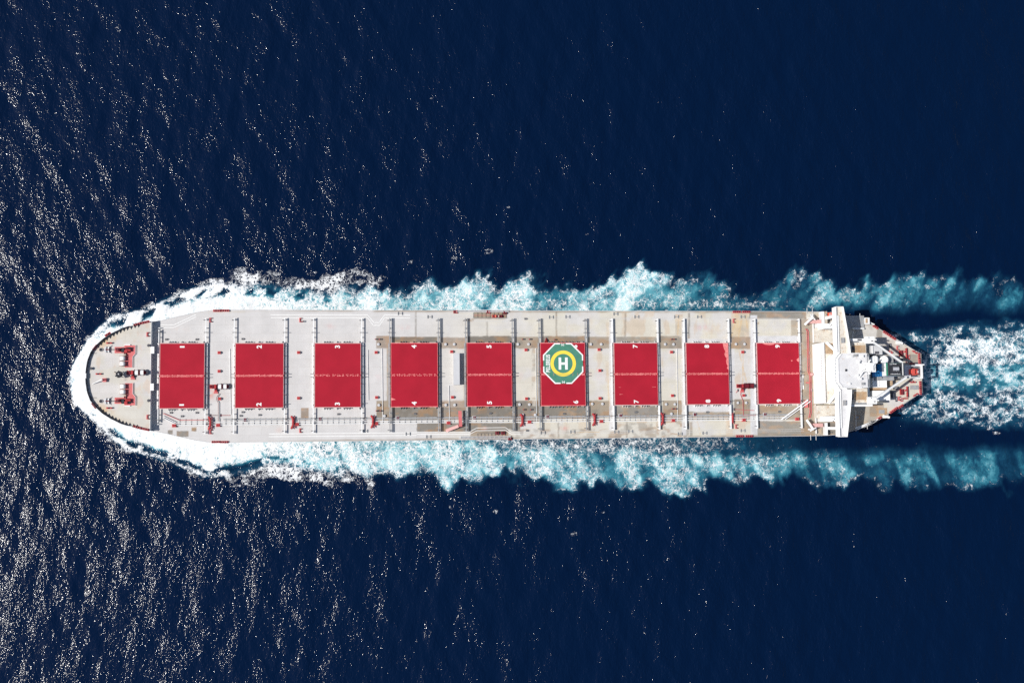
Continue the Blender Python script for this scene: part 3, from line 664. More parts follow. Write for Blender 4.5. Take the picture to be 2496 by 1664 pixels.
# ---- long white deck store between hatches four and five, lightning arrow crane
x0_,y0_ = at(1098,860.5,2.4); x1_,y1_ = at(1120,937.5,2.4)
m = MB().mat('palegrey').box(x0_+1.2,x1_+.1,y1_,y0_,0,2.5); part('deck_store', m, ship)
m = MB().mat('pink'); a = (*at(1121,1001,2.6),2.6); b = (*at(1122.5,1037,2.6),2.6); m.beam(a,(b[0],b[1]-.4,b[2]),1.25,.5); m.mat('dred').cyl((b[0],b[1],0),(b[0],b[1],2.35),.5,.45,12)
fc = part('folding_crane', m, ship)
m = MB().mat('pale_pink'); c_ = (*at(1087,1049.5,1.0),1.0); m.beam((b[0]-.8,b[1]-.1,b[2]-.2),c_,1.15,.45); part('crane_jib', m, fc)  # jib painted paler than the crane to show its slope facing the sun

# ---- thin guide lines and pipes running round the side decks
def line(pts, z=.02, wd=.22, key='wmark'):
    m = MB().mat(key)
    for (a,b),(c,d) in zip(pts[:-1], pts[1:]): m.beam((*at(a,b,z),z),(*at(c,d,z),z),wd,.05)
    part('painted_walkway_line', m, ship)
for off in (0, 6.6):
    line([(391,791.5+off),(424,791.5+off),(478,766.5+off*.8)])
    line([(660,767+off*1.05),(880,767+off*1.05)]); 
    line([(880,767+off),(896,767+off),(912-off*.3,786+off),(924+off*.3,786+off),(938,767+off),(1000,768+off)])
    line([(1000,768+off),(1146,769+off),(1154,776+off),(1235,776+off),(1243,770+off)], .02, .16, 'palegrey')
    line([(655,1057+off),(1016,1054+off)])
    line([(1016,1052.5+off*.8),(1145,1052+off*.8),(1162,1042.5+off),(1232,1041.5+off),(1246,1052+off*.7),(1268,1052+off*.7)], .02,.2)
    line([(1250,772.5+off*.6),(1950,776+off*.5)], .02,.12,'palegrey')
    line([(1268,1052+off*.7),(1960,1046+off*.7)], .02,.12,'palegrey')
# ---- gangway recess amidships: stowed accommodation ladders are separate
for (px0,py0,px1,py1) in [(1154,762,1234,775),(1164,1056,1232,1069)]:
    xa,ya = at(px0,py0,.1); xb,yb = at(px1,py1,.1)
    m = MB().mat('dgrey')
    for X in np.linspace(xa, xb, 9): m.beam((X,ya,.25),(X,yb,.25),.08)
    m.beam((xa,yb,.9),(xb,yb,.9),.07); m.beam((xa,ya,.9),(xb,ya,.9),.07); m.mat('pink').beam((xa,(ya+yb)/2,.2),(xb,(ya+yb)/2,.2),.12)
    part('gangway_rack', m, ship)
def ladder(px0, py, px1, label):
    xa,ya = at(px0,py,1.1); xb,_ = at(px1,py,1.1)
    t = thing('accommodation_ladder', label, 'ladder', (xa,ya,.5), 'stowed accommodation ladders')
    L = xb-xa
    m = MB().mat('white').box(0,L,-.05,.05,.35,.6).box(0,L,.75,.85,.35,.6); part('side_rail', m, t)
    m = MB().mat('palegrey')
    for X in np.arange(.3, L-.2, .5): m.box(X,X+.2,.05,.75,.4,.46)
    part('tread', m, t)
ladder(1118,1068.8,1245,'white accommodation ladder stowed along the lower deck edge beside hatch five')
ladder(1111,759.8,1240,'white accommodation ladder stowed along the upper deck edge beside hatch five')
for px,py,kk in [(1205,771,'orange'),(1213,771,'beige'),(1220,771,'dred'),(1212,1055,'dred'),(1226,1055,'dred'),(1243,1069,'dred'),(1231,762,'dred'),(1190,760,'red'),(1110,760,'red')]:
    fit('gw'+kk,'gangway_winch',lambda kk=kk: MB().mat(kk).box(-.8,.8,-.6,.6,0,.5).mat('dred').cyl((-.4,-.5,.8),(-.4,.5,.8),.4).mat(kk).cyl((.35,-.35,.7),(.35,.35,.7),.35),px,py)

# ================================================================== AFT: accommodation, bridge, funnel
def PB(m, px0, py0, px1, py1, z0, z1):
    a = at(px0,py0,z1); b = at(px1,py1,z1); return m.box(a[0],b[0],b[1],a[1],z0,z1)
m = MB().mat('wall').box(182.0,199.9,-12.2,11.7,0,10.9).mat('cream').box(182.15,199.8,-12.05,11.55,10.9,11.0).mat('rustdeck').box(194.0,199.6,7.6,10.6,11.0,11.03).box(194.2,199.5,-11.0,-7.8,11.0,11.03).mat('dgrey').box(193.9,195.0,8.4,9.9,11.03,11.3).box(192.4,193.9,-10.9,-8.6,11.0,11.2)
acc = part('accommodation_block', m, ship)
for k, z in enumerate((8.9,)):
    for yk in np.linspace(-5.6, 6.6, 13):
        p = MB().mat('glass').box(181.95,181.99,yk-.2,yk+.2,z,z+.45).mat('white').box(181.93,181.99,yk-.26,yk-.2,z-.06,z+.51).box(181.93,181.99,yk+.2,yk+.26,z-.06,z+.51)
        part('window', p, acc)
m = MB().mat('wall'); 
for y in (-12.1, 11.6): m.box(182.05,199.8,y-.05,y+.05,11.0,11.9)
m.box(182.0,182.1,-12.1,11.6,11.0,12.05); part('deck_railing', m, acc)
m = MB().mat('rustdeck').box(183.0,187.2,7.2,11.4,11.0,11.03); part('rusty_deck_patch', m, acc)
# wheelhouse
m = MB().mat('wall'); pts = [(182.95,-3.6),(182.95,4.4),(184.6,6.6),(186.6,7.4),(190.0,7.4),(190.0,-7.0),(186.6,-7.0),(184.6,-5.8)]
m.prism(pts, 11.0, 14.3)
pts = [(184.7,-4.2),(184.7,4.8),(186.2,6.7),(190.5,7.0),(197.0,6.8),(197.0,-6.4),(190.5,-6.6),(186.2,-6.2)]
m.prism(pts, 11.0, 17.9); m.mat('roof').prism([(a+(.15 if a<190 else -.1), b*.98) for a,b in pts], 17.9, 18.0)
wh = part('wheelhouse', m, ship)
for (pa, pb, n) in [((184.7,-4.2),(184.7,4.8),7),((184.7,4.8),(186.2,6.7),2),((186.2,-6.2),(184.7,-4.2),2)]:
    for k in range(n):
        a = Vector(pa).lerp(Vector(pb),(k+.1)/n); b = Vector(pa).lerp(Vector(pb),(k+.9)/n)
        nrm = Vector((-(b.y-a.y), b.x-a.x)).normalized()*.03
        p = MB().mat('glass').poly([(a.x+nrm.x,a.y+nrm.y,15.6),(b.x+nrm.x,b.y+nrm.y,15.6),(b.x+nrm.x*6,b.y+nrm.y*6,16.7),(a.x+nrm.x*6,a.y+nrm.y*6,16.7),(a.x,a.y,15.6),(b.x,b.y,15.6),(b.x,b.y,16.7),(a.x,a.y,16.7)],[(0,1,2,3),(4,7,6,5),(0,4,5,1),(2,6,7,3),(0,3,7,4),(1,5,6,2)])
        part('window', p, wh)
m = MB().mat('white')
for k in range(len(pts)):
    a = pts[k]; b = pts[(k+1)%len(pts)]; m.beam((a[0],a[1],18.9),(b[0],b[1],18.9),.07); m.beam((a[0],a[1],18),(a[0],a[1],18.9),.07)
part('roof_railing', m, wh)
rr = random.Random(3)
for px,py,kk,sx,sy,h in [(2062,902,'dark',.25,.45,.5),(2085,866,'grey',.7,.5,.8),(2072,869,'white',.9,.4,.6),(2100,868,'white',.5,.4,1.2),(2103,935,'grey',.5,.5,.9),(2095,945,'white',.9,.3,.7),(2070,935,'white',.3,.3,.8),(2110,890,'white',.5,1.0,1.4),(2092,880,'white',.3,.3,1.5)]:
    x,y = at(px,py,18.2); part('roof_fitting', MB().mat(kk).box(x-sx,x+sx,y-sy,y+sy,18,18+h).cyl((x,y,18+h),(x,y,18+h+.5),.12), wh)
# bridge wings
for side in (1,-1):
    m = MB()
    pts = [(186.0,6.5*side),(186.0,25.3*side),(188.9,25.3*side),(189.7,20*side),(190.5,15*side),(191.1,10.5*side),(191.3,7.0*side)]
    m.mat('cream' if side > 0 else 'roof').prism(pts, 14.35, 14.5)
    m.mat('wall').box(185.85,186.0,6.5*side,25.3*side,11.7,15.7)
    m.box(186.0,188.9,25.3*side,25.45*side,13.2,15.7)
    for (a,b),(c,d) in zip(pts[2:-1],pts[3:]): m.beam((a,b,15.0),(c,d,15.0),.22,1.3)
    m.mat('white').box(186.3,187.2,7.4*side,22*side,14.5,15.0)
    m.mat('dgrey').box(187.25,187.4,7.5*side,22.0*side,14.5,14.75)
    m.mat('wall').beam((183.2,11.9*side-.3,11.6),(186.6,6.8*side,15.4),1.0,.5)
    m.mat('grey').box(188,189,11.2*side,13.2*side,14.5,15.5)
    part('bridge_wing', m, ship)
for side in (1,-1):
    m = MB().mat('wall').box(183.6,188.6,17.3*side,18.6*side,0,10.5); m.box(186.6,187.8,21.5*side,22.6*side,0,14.3); m.mat('white').beam((184,17.9*side,10.5),(187.3,20.5*side,14),.5)
    part('wing_support', m, ship)
for q0,q1 in ((12.3,24.0),(-24.2,-12.6)): part('deck_breakwater', MB().mat('white').box(182.2,182.4,q0,q1,0,1.2), ship)
# side houses and platforms
m = MB(); m.mat('white'); PB(m,2003,759,2010,788,0,3.2); m.mat('beige'); PB(m,2010.5,759,2017,788,0,3.0); part('side_platform', m, ship)
m = MB().mat('white'); PB(m,2012,1030,2018,1060,0,2.6); part('side_platform', m, ship)
m = MB().mat('cream'); PB(m,1988,800,2030,834,0,2.7); part('side_deckhouse', m, ship); m = MB().mat('cream'); PB(m,1990,988,2040,1018,0,2.7); part('side_deckhouse', m, ship)
m = MB().mat('white'); PB(m,1992,788,2022,799,0,3.4); part('stores_locker', m, ship); m = MB().mat('white'); PB(m,1999,1019.5,2030,1027,0,3.2); part('stores_locker', m, ship)
# embarkation davits with pale red beams (both sides, forward of the house)
for (hx0,hy0,tx,ty,rx0,rx1,ry) in [(1981,773,1961,791,1973,2001,783.5),(1982,1046,1966,1023,1982,2006,1036)]:
    a = (*at(hx0,hy0,4.5),4.5); b = (*at(tx,ty,3.0),3.0); m = MB().mat('white')
    m.beam(a,b,.75,.6); d = Vector((b[0]-a[0],b[1]-a[1],0)).normalized(); n = Vector((-d.y,d.x,0))
    m.beam((a[0]+n.x*1.4,a[1]+n.y*1.4,4.4),(a[0]-n.x*1.4,a[1]-n.y*1.4,4.4),.4); m.cyl((a[0],a[1],0),(a[0],a[1],4.2),.4)
    dv = part('provision_davit', m, ship)
    m = MB().mat('pale_pink'); q0 = at(rx0,ry,2.5); q1 = at(rx1,ry,2.5); m.box(q0[0],q1[0],q0[1]-.75,q0[1]+.75,0.0,2.6); part('davit_base', m, dv)
# red ring main ahead of the house
m = MB().mat('pink')
for o_ in (0, 4.0): m.tube([(*at(1963+o_,801,.5),.5),(*at(1967+o_*.9,806+o_*.6,.5),.5),(*at(1969+o_*.9,905,.5),.5),(*at(1973+o_*.9,915,.5),.5),(*at(1974+o_*.9,1005,.5),.5),(*at(1971+o_*.9,1018,.5),.5)], .15)
part('fire_main_pipe', m, ship)
m = MB().mat('pale_pink'); x,y = at(1979,912,1); m.cyl((x,y,0),(x,y,1.2),.8,.5); m.mat('pink').box(x-2.2,x-1,y-3.6,y-3.1,0,1); part('foam_monitor', m, ship)
m = MB().mat('pink'); x,y = at(1965,982,1); m.box(x-.5,x+.7,y-1.8,y+1.2,0,1.2); part('valve_cabinet', m, ship)
# rear part of the house and engine casing
m = MB().mat('wall').box(201.52,202.0,-10.2,6.0,0,8.0); m.box(197.02,199.6,-6.2,6.5,11.02,14.6)
m.mat('cream').box(197.1,199.5,-6.1,6.4,14.6,14.7)
part('rear_house', m, ship)
m = MB().mat('white'); PB(m,2074,985,2127,990,11,12); part('crane_walkway', m, ship); m = MB().mat('white'); PB(m,2073,825,2120,831,11,12); m.mat('dgrey'); PB(m,2090,826,2101,830,12,12.05); part('crane_walkway', m, ship)
m = MB().mat('grey').box(204.2,212.5,-3.3,6.6,0,8.0); part('engine_casing', m, ship)
m = MB().mat('palegrey'); PB(m,2122,842,2151,864,0,8.4); m.mat('dgrey'); PB(m,2133,856,2143,862.5,8.4,8.55); m.mat('white'); PB(m,2127,843,2128.3,863,8.4,9.0); part('casing_house', m, ship)
m = MB().mat('wall'); PB(m,2127,921,2162,944,0,7.6); part('casing_house', m, ship)
m = MB().mat('wall'); PB(m,2127,952,2170,975,0,6.5); m.mat('dgrey'); PB(m,2173,954,2179,970,0,2.6); part('casing_house', m, ship)
m = MB().mat('rustdeck'); PB(m,2128,944.3,2162,950,0,5.5); part('casing_deck', m, ship)
m = MB().mat('rustdeck'); PB(m,2164,924,2176,940,0,4.0); m.mat('grey'); PB(m,2163,912,2205,922,0,3.5); part('casing_deck', m, ship)
# funnel: blue, white and green bands on its front and sides, dark top with exhaust pipes
ZT = 18.6
(fx0,fy1),(fx1,fy0) = at(2163,884,ZT), at(2201,915,ZT)
m = MB()
m.mat('blue').box(fx0,fx1,fy0,fy1,4.5,13.6); m.mat('wall').box(fx0+.01,fx1-.01,fy0+.01,fy1-.01,13.6,17.3); m.mat('green').box(fx0,fx1,fy0,fy1,17.3,ZT-.1)
m.mat('dark').box(fx0+.4,fx1-.2,fy0+.2,fy1-.2,ZT-.1,ZT)
m.mat('dgrey').box(fx0+.05,fx0+.2,fy0,fy1,ZT-.1,ZT+.4); m.mat('white').box(fx1-.25,fx1-.05,fy0,fy1,ZT-.1,ZT+.5); m.mat('dgrey').box(fx0+.2,fx1-.25,fy0,fy0+.15,ZT-.1,ZT+.5).box(fx0+.2,fx1-.25,fy1-.15,fy1,ZT-.1,ZT+.5)
fun = part('funnel', m, ship)
fc_ = (fy0+fy1)/2
m = MB().mat('silver').cyl((fx0+2.0,fc_+.1,ZT+.5),(fx0+4.1,fc_+.1,ZT+1.3),.85,.85,20); m.mat('dark').cyl((fx0+4.1,fc_+.1,ZT+1.3),(fx0+4.15,fc_+.1,ZT+1.32),.7,.7,20); part('exhaust_pipe', m, fun)
for (x,y) in [(1.0,1.9),(1.9,2.0),(2.8,1.95),(1.2,-1.9),(2.2,-1.95),(3.1,-1.9),(4.2,-1.95)]:
    x += fx0; y += fc_
    part('exhaust_pipe', MB().mat('silver').cyl((x,y,ZT),(x+.5,y,ZT+.9),.24,.24,10), fun)
m = MB().mat('blue'); PB(m,2127,884,2136,918,8.0,9.2); m.mat('dgrey'); PB(m,2165,873,2201,880,5,6); part('blue_tank_cover', m, ship)
for px,h in ((2133.5,12.0),(2156.5,12.0)):
    x,y = at(px,876.5,h); m = MB().mat('grey').cyl((x,y,4.5),(x,y,h-1.2),1.1,1.1,20); m.mat('wall').cyl((x,y,h-1.2),(x,y,h-.2),1.62,1.62,26).dome((x,y,h-.2),1.62,.35,26,4); part('ventilator_head', m, ship)
# radar mast
x,y = at(2114,900,19)
m = MB().mat('white'); x = 194.2; y = .9
m.prism([(x-.3,y-1.9),(x+2.6,y-1.1),(x+2.6,y+1.1),(x-.3,y+1.9)], 18, 18.3)
for (a,b) in ((-.0,1.6),(-.0,-1.6),(2.3,.9),(2.3,-.9)): m.beam((x+a,y+b,18),(x+.9+a*.3,y+b*.35,25.5),.24)
for z in (20.5,23,25.3): m.box(x-.1,x+1.9,y-1.1,y+1.1,z,z+.12)
m.box(x-.4,x+3.2,y-1.6,y+1.9,24.2,24.45); m.beam((x+1,y-4.2,22.8),(x+1,y+4.4,22.8),.22); m.beam((x-1.6,y+.3,21.2),(x+3.4,y+.3,21.2),.25)
m.beam((x-1.0,y-3.6,18.2),(x+1.4,y+3.2,24.0),.45); m.cyl((x+1.2,y,25.5),(x+1.2,y,28),.12,.08)
m.box(x+1.6,x+3.6,y-1.0,y+1.2,21.5,21.7)
mast = part('radar_mast', m, wh if False else ship)
for (dx,dy,z,l,a) in [(-1.2,-.8,21.6,3.4,.5),(1.6,.2,25.0,4.2,1.1)]:
    m = MB().mat('wall').cyl((0,0,-.5),(0,0,0),.3); m.beam((-l/2,0,.1),(l/2,0,.1),.3,.25); part('radar_scanner', m, mast, (x+dx,y+dy,z), a)
for (dx,dy) in [(3.2,1.6),(3.3,-.3),(2.8,-1.9),(-1.4,2.4),(-2.0,-2.6),(-.8,-4.0)]:
    part('satellite_dome', MB().mat('wall').cyl((x+dx,y+dy,18),(x+dx,y+dy,19.6),.14).dome((x+dx,y+dy,19.6),.42,.6,12,4), mast)
m = MB().mat('dark'); 
for (dx,dy) in [(3.0,.9),(3.1,0.1),(2.7,1.9)]: m.box(x+dx-.15,x+dx+.15,y+dy-.1,y+dy+.1,21.7,22.0)
part('signal_lamp', m, mast)
# provision cranes
for (px,py,tx,ty,bt) in [(2119,829,2199,884,11.5),(2125,976,2209,919,11.0)]:
    a = (*at(px,py,13.5),13.5); b = (*at(tx,ty,bt),bt)
    m = MB().mat('wall').cyl((a[0],a[1],0),(a[0],a[1],12.6),1.0,.85,18); m.box(a[0]-1.7,a[0]+1.9,a[1]-1.3,a[1]+1.4,12.6,14.0)
    m.mat('white').box(a[0]-.4,a[0]+2.5,a[1]-.2,a[1]+.3,14.0,14.6); m.mat('dgrey').cyl((a[0]+.9,a[1]-.6,14.0),(a[0]+.9,a[1]+.2,14.0),.4)
    m.mat('wall').cyl((a[0]-1.2,a[1]+.9,14.0),(a[0]-1.2,a[1]+.9,14.9),.35)
    cr = part('provision_crane', m, ship)
    d = Vector((b[0]-a[0],b[1]-a[1],0)).normalized(); n = Vector((-d.y,d.x,0))
    m = MB().mat('white')
    m.beam((a[0]+d.x*1.4,a[1]+d.y*1.4,13.9),(b[0],b[1],b[2]),.75,.8)
    m.mat('silver').cyl((a[0]+d.x*1.2+n.x*.2,a[1]+d.y*1.2,12.9),(a[0]+d.x*6.5,a[1]+d.y*6.5,12.7),.16); m.mat('dgrey').cyl((b[0],b[1],b[2]-.3),(b[0],b[1],b[2]-1.9),.12).box(b[0]-.3,b[0]+.3,b[1]-.2,b[1]+.2,b[2]-2.5,b[2]-1.9)
    part('crane_boom', m, cr)
m = MB().mat('white'); PB(m,2108,774,2120,790,2.8,3.6); m.mat('rustdeck'); PB(m,2110,776,2115,787,3.6,3.8); m.mat('grey'); PB(m,2058,769,2107,802,0,.6); m.mat('white'); PB(m,2080,799,2107,802,.6,1.6); part('side_platform', m, ship)
for (pl) in [[(2106,779),(2131,791)],[(2136,1024),(2085,1043)],[(2140,1021),(2090,1046)]]:
    (a,b_),(c,d) = pl; m = MB().mat('white').beam((*at(a,b_,1.6),1.6),(*at(c,d,1.6),1.6),.45,.4)
    for t in (.1,.5,.9): q = at(a+(c-a)*t,b_+(d-b_)*t,1.4); m.beam((q[0],q[1],0),(q[0],q[1],1.5),.16)
    part('stern_side_rail', m, ship)
for q0,q1 in (((2086,1000),(2087,1050)),((2080,806),(2078,824))):
    m = MB().mat('white').tube([(*at(*q0,1.0),1.0),(*at(*q1,1.0),1.0)],.1); part('deck_railing', m, ship)
# clutter on the decks round the house
for (px,py,kk,a_,b_,h_) in [(2052,775,'grey',.5,.4,.9),(2058,782,'white',.8,.5,.7),(2055,796,'dgrey',.3,.3,.6),(2032,812,'dgrey',.35,.35,1.0),(2013,1000,'grey',.6,.4,.5),(2024,1001,'dgrey',.35,.5,.8),(2038,985,'dgrey',.5,.4,1.1),(2003,983,'grey',.7,.3,.8),(2000,1012,'cream',1.4,.9,.3),(2020,1013,'palegrey',1.1,.9,.3),(2028,1054,'dgrey',.3,.2,.8),(2090,1016,'rustdeck',1.1,.8,.15),(2125,1030,'dgrey',.15,.9,.6),(2119,1025,'grey',.6,.1,.5),(2148,851,'grey',.5,.3,.7),(2178,892,'dgrey',.2,.2,.5),(2168,858,'pink',1.0,.6,.9),(2160,848,'grey',.7,.5,.8),(2171,842,'dgrey',.4,.9,.5),(2212,882,'dred',.5,.3,.7),(2210,920,'dgrey',.7,.3,.9),(2185,945,'dgrey',1.0,.6,1.3),(2180,962,'grey',.5,.5,1.4),(2186,972,'dgrey',.25,1.1,.9),(2222,929,'red',1.1,.25,.4),(2217,870,'red',.3,.9,.4),(2199,974,'red',.5,.7,.5),(2070,1008,'white',.4,.4,1.0),(2150,1003,'rustdeck',2.2,1.5,.12),(1998,776,'dred',.5,.3,.5),(1977,768,'grey',.4,.3,.5),(1992,1052,'dgrey',.5,.2,.5),(1973,860,'grey',.25,.5,.5),(1978,950,'grey',.3,.6,.5),(1958,930,'white',.2,3.0,.5),(1949,872,'grey',.3,.3,.4)]:
    x,y = at(px,py,h_); part('deck_fitting', MB().mat(kk).box(x-a_,x+a_,y-b_,y+b_,0,h_*.75).mat('grey').box(x-a_*.6,x+a_*.5,y-b_*.5,y+b_*.5,h_*.75,h_), ship)

# ---- mooring deck at the stern
for (px,py,a,n_) in [(2133,797,-30,3),(2162,814,-32,5),(2176,823,-32,3),(2178,999,33,5),(2195,990,33,3),(2142,1019,28,3)]:
    fit('ra%d'%n_,'roller_fairlead',mk_roller(n_,n_*.8),px,py,0,math.radians(a)+(0 if py < 900 else math.pi))
for (px,py,n_) in [(2239.5,867,3),(2240.5,880,3),(2242.5,938,4),(2243,952,4)]: fit('ra%d'%n_,'roller_fairlead',mk_roller(n_,n_*.8),px,py,0,-H2)
for px,py in [(2188,848),(2192,971)]: fit('ck','mooring_chock',mk_chock,px,py,0,H2)
for px,py,a in [(2205,971,0),(2225,931.5,0),(2229,858,-30),(2231,962,30),(2222,886,0),(2169,858,-20)]: fit('bo','mooring_bollard',mk_bollard,px,py,0,math.radians(a))
def stern_winch(px, py, s):
    x,y = at(px,py,0); m = MB().mat('red').box(-1.1,.3,-1.2,1.2,0,.6); m.mat('dred').cyl((-.4,-1.1,1),(-.4,1.1,1),.5); m.mat('pink').box(.3,1.2,.2,1.0,0,.7)
    r = part('mooring_winch', m, ship, (x,y,0))
    m = MB(); 
    for k in range(2): m.mat('red').cyl((1.7+0*k,s*(-2.2+2.2*k),.9),(1.7,s*(-2.2+2.2*k)+1.8*s,.9),.32,.32,14); m.mat('dred').cyl((1.7,s*(-2.2+2.2*k)+1.8*s,.9),(1.7,s*(-2.2+2.2*k)+1.95*s,.9),.5,.5,14)
    m.mat('dred').box(2.1,2.25,-2.2,2.2,0,.9)
    for k in range(4): m.mat('pink').box(.9,2.9,-2.1+k*1.35,-2.0+k*1.35,.15,.3)
    part('rope_drum', m, r)
stern_winch(2197,861,1); stern_winch(2199,955,-1)
for px,py in [(2193,833),(2161,1013)]: 
    x,y = at(px,py,1.2); m = MB().mat('wall').cyl((x-1.3,y,1.1),(x-.1,y-.3,1.1),.5).cyl((x,y-.3,1.1),(x+1.2,y-.6,1.1),.5); m.mat('white').box(x-1.2,x+1.1,y-.9,y+.3,0,.6); part('life_raft_cradle', m, ship)
x,y = at(2229,944,.3); part('stern_grating', MB().mat('grey').box(x-1.8,x+1.8,y-.9,y+.9,0.05,.3), ship)

# ---- free-fall lifeboat on its ramp
bx,by = at(2229.5,906,8.0)
m = MB().mat('grey')
for yk in (-2.0, 2.0): m.beam((bx-5.2,by+yk,8.2),(bx+3.6,by+yk,5.6),.35,.5)
m.mat('dgrey')
for X,zz in ((bx-4.4,7.7),(bx-1,6.7),(bx+2,5.9)): m.beam((X,by-2,zz-.3),(X,by+2,zz-.3),.35)
for yk in (-2.0,2.0): m.beam((bx-4,by+yk,0),(bx-4,by+yk,7.6),.35); m.beam((bx+1,by+yk,0),(bx+1,by+yk,6.2),.35)
m.mat('palegrey').box(bx-4.6,bx-1.9,by-2.2,by+2.3,8.3,8.5); m.mat('dgrey').box(bx-7.3,bx-4.8,by-1.7,by+1.9,5.0,6.2)
m.mat('white')
for yk in (-2.3,2.4): m.beam((bx-4.6,by+yk,9.2),(bx+3.0,by+yk,8.2),.3)
ramp = part('lifeboat_ramp', m, ship)
m = MB().mat('white'); m.beam((bx+2.6,by-2.7,8.6),(bx+2.6,by+2.9,8.6),.8,.6)
for yk in (-2.6,2.8): m.beam((bx+2.6,by+yk,0),(bx+2.6,by+yk,8.4),.45)
m.beam((bx+.2,by+2.8,8.4),(bx+3.8,by+2.8,8.6),.5,.5)
part('lifeboat_davit', m, ship)
lb = thing('lifeboat', 'enclosed orange-red lifeboat tilted on its ramp at the stern', 'lifeboat', (bx-.3, by, 7.4))
def boat_mesh(L, B, H_, n=18, k=14):
    vs = []; fs = []
    for i in range(n+1):
        t = i/n; x = (t-.5)*L
        wd = B/2*(1-abs(2*t-1)**2.6*(.25 if t < .5 else .85))
        hh = H_/2*(1-abs(2*t-1)**3*(.35 if t < .5 else .8))
        for j in range(k):
            a = 2*math.pi*j/k; ca, sa = math.cos(a), math.sin(a)
            vs.append((x, wd*np.sign(ca)*abs(ca)**.7, hh*np.sign(sa)*abs(sa)**(.7 if sa > 0 else .9)))
    for i in range(n):
        for j in range(k): fs.append((i*k+j, i*k+(j+1)%k, (i+1)*k+(j+1)%k, (i+1)*k+j))
    fs.append(tuple(range(k-1,-1,-1))); fs.append(tuple(n*k+j for j in range(k)))
    return vs, fs
v_, f_ = boat_mesh(5.4, 2.9, 2.4)
m = MB().mat('boatred').poly(v_, f_); h_ = part('boat_hull', m, lb); lb.rotation_euler = (0, math.radians(16), 0)
for p in h_.data.polygons: p.use_smooth = True
m = MB().mat('boatred').prism([(-2.6,-.8),(-.9,-.9),(-.9,.9),(-2.6,.8)], 1.0, 2.0); part('conning_tower', m, lb)
m = MB().mat('glass').box(-.9,-.86,-.6,.6,1.45,1.8).box(-1.9,-1.4,.86,.92,1.35,1.7).box(-1.9,-1.4,-.92,-.86,1.35,1.7); part('window', m, lb)
m = MB().mat('orange').box(-.4,2.2,-1.1,-1.0,1.12,1.2).box(-.4,2.0,1.0,1.1,1.12,1.2).mat('white').box(1.2,1.6,-.4,.4,1.05,1.16); part('grab_rail', m, lb)
# ---- rescue boat on the starboard side
x,y = at(2029,766.5,3.2)
rb = thing('rescue_boat', 'small open orange rescue boat under the upper bridge wing', 'boat', (x, y, 2.4))
v_, f_ = boat_mesh(4.6, 1.9, 1.0)
m = MB().mat('orange').poly(v_, f_); h_ = part('boat_hull', m, rb)
m = MB().mat('pale_pink').box(-1.3,1.2,-.55,.55,.42,.56); m.mat('orange').box(-.3,.3,-.5,.5,.56,.8); part('cockpit', m, rb)
m = MB().mat('dgrey').box(-2.5,-2.1,-.25,.25,.2,.9); part('outboard_engine', m, rb)
m = MB().mat('white').box(x-1.5,x-1.1,y-1.9,y+.8,0,1.9).box(x+1.1,x+1.5,y-1.9,y+.8,0,1.9); m.beam((x+.6,y-2.6,0),(x+.6,y-2.6,4.4),.5); m.beam((x+.6,y-2.6,4.4),(x+.2,y+.1,4.7),.35); m.mat('white').box(x-.3,x+1.6,y-4.0,y-2.9,0,2.8); part('boat_davit', m, ship)
# side lights and outboard stanchions
for px,py,s in [(1967,757,1),(1980,757,1),(1976,1066,-1),(1989,1066,-1),(2096,770,1),(2114,1039,-1)]:
    x,y = at(px,py,.4); part('fender_spar', MB().mat('white').beam((x,y-s*1.2,.4),(x,y+s*1.0,.4),.14), ship)

# ================================================================== SEA
us = [0,0,2496,2496]; vs_ = [0,1664,0,1664]
cor = [at(a,b,WATER) for a,b in zip(us,vs_)]
xa = min(c[0] for c in cor)-12; xb = max(c[0] for c in cor)+12; ya = min(c[1] for c in cor)-12; yb = max(c[1] for c in cor)+12
STEP = 0.62
def axis(a, b, step):
    mid = np.arange(a, b, step); g = [step*1.25]
    while sum(g) < 6000: g.append(g[-1]*1.25)
    g = np.cumsum(g); return np.concatenate([a-g[::-1], mid, mid[-1]+g])
gx, gy = axis(xa,xb,STEP), axis(ya,yb,STEP)
GX, GY = np.meshgrid(gx, gy, indexing='ij')
far = np.clip(1-np.maximum.reduce([xa-GX, GX-xb, ya-GY, GY-yb, np.zeros_like(GX)])/150, 0, 1)
Z = np.zeros_like(GX)
rng = np.random.RandomState(11)
for k in range(46):
    lam = 2.6*(1.9**(rng.rand()*3.2)); th = rng.normal(0.12, 0.5); kk = 2*math.pi/lam
    amp = lam*0.0023
    Z += amp*np.sin(kk*(np.cos(th)*GX+np.sin(th)*GY)+rng.rand()*6.28)
Z *= (0.7+.6*fbm(GX/38, GY/45, 40, 3))
Z *= far
PX, PYY = pix(np.stack([GX, GY, np.full_like(GX, WATER)], -1))
inner = far > .999
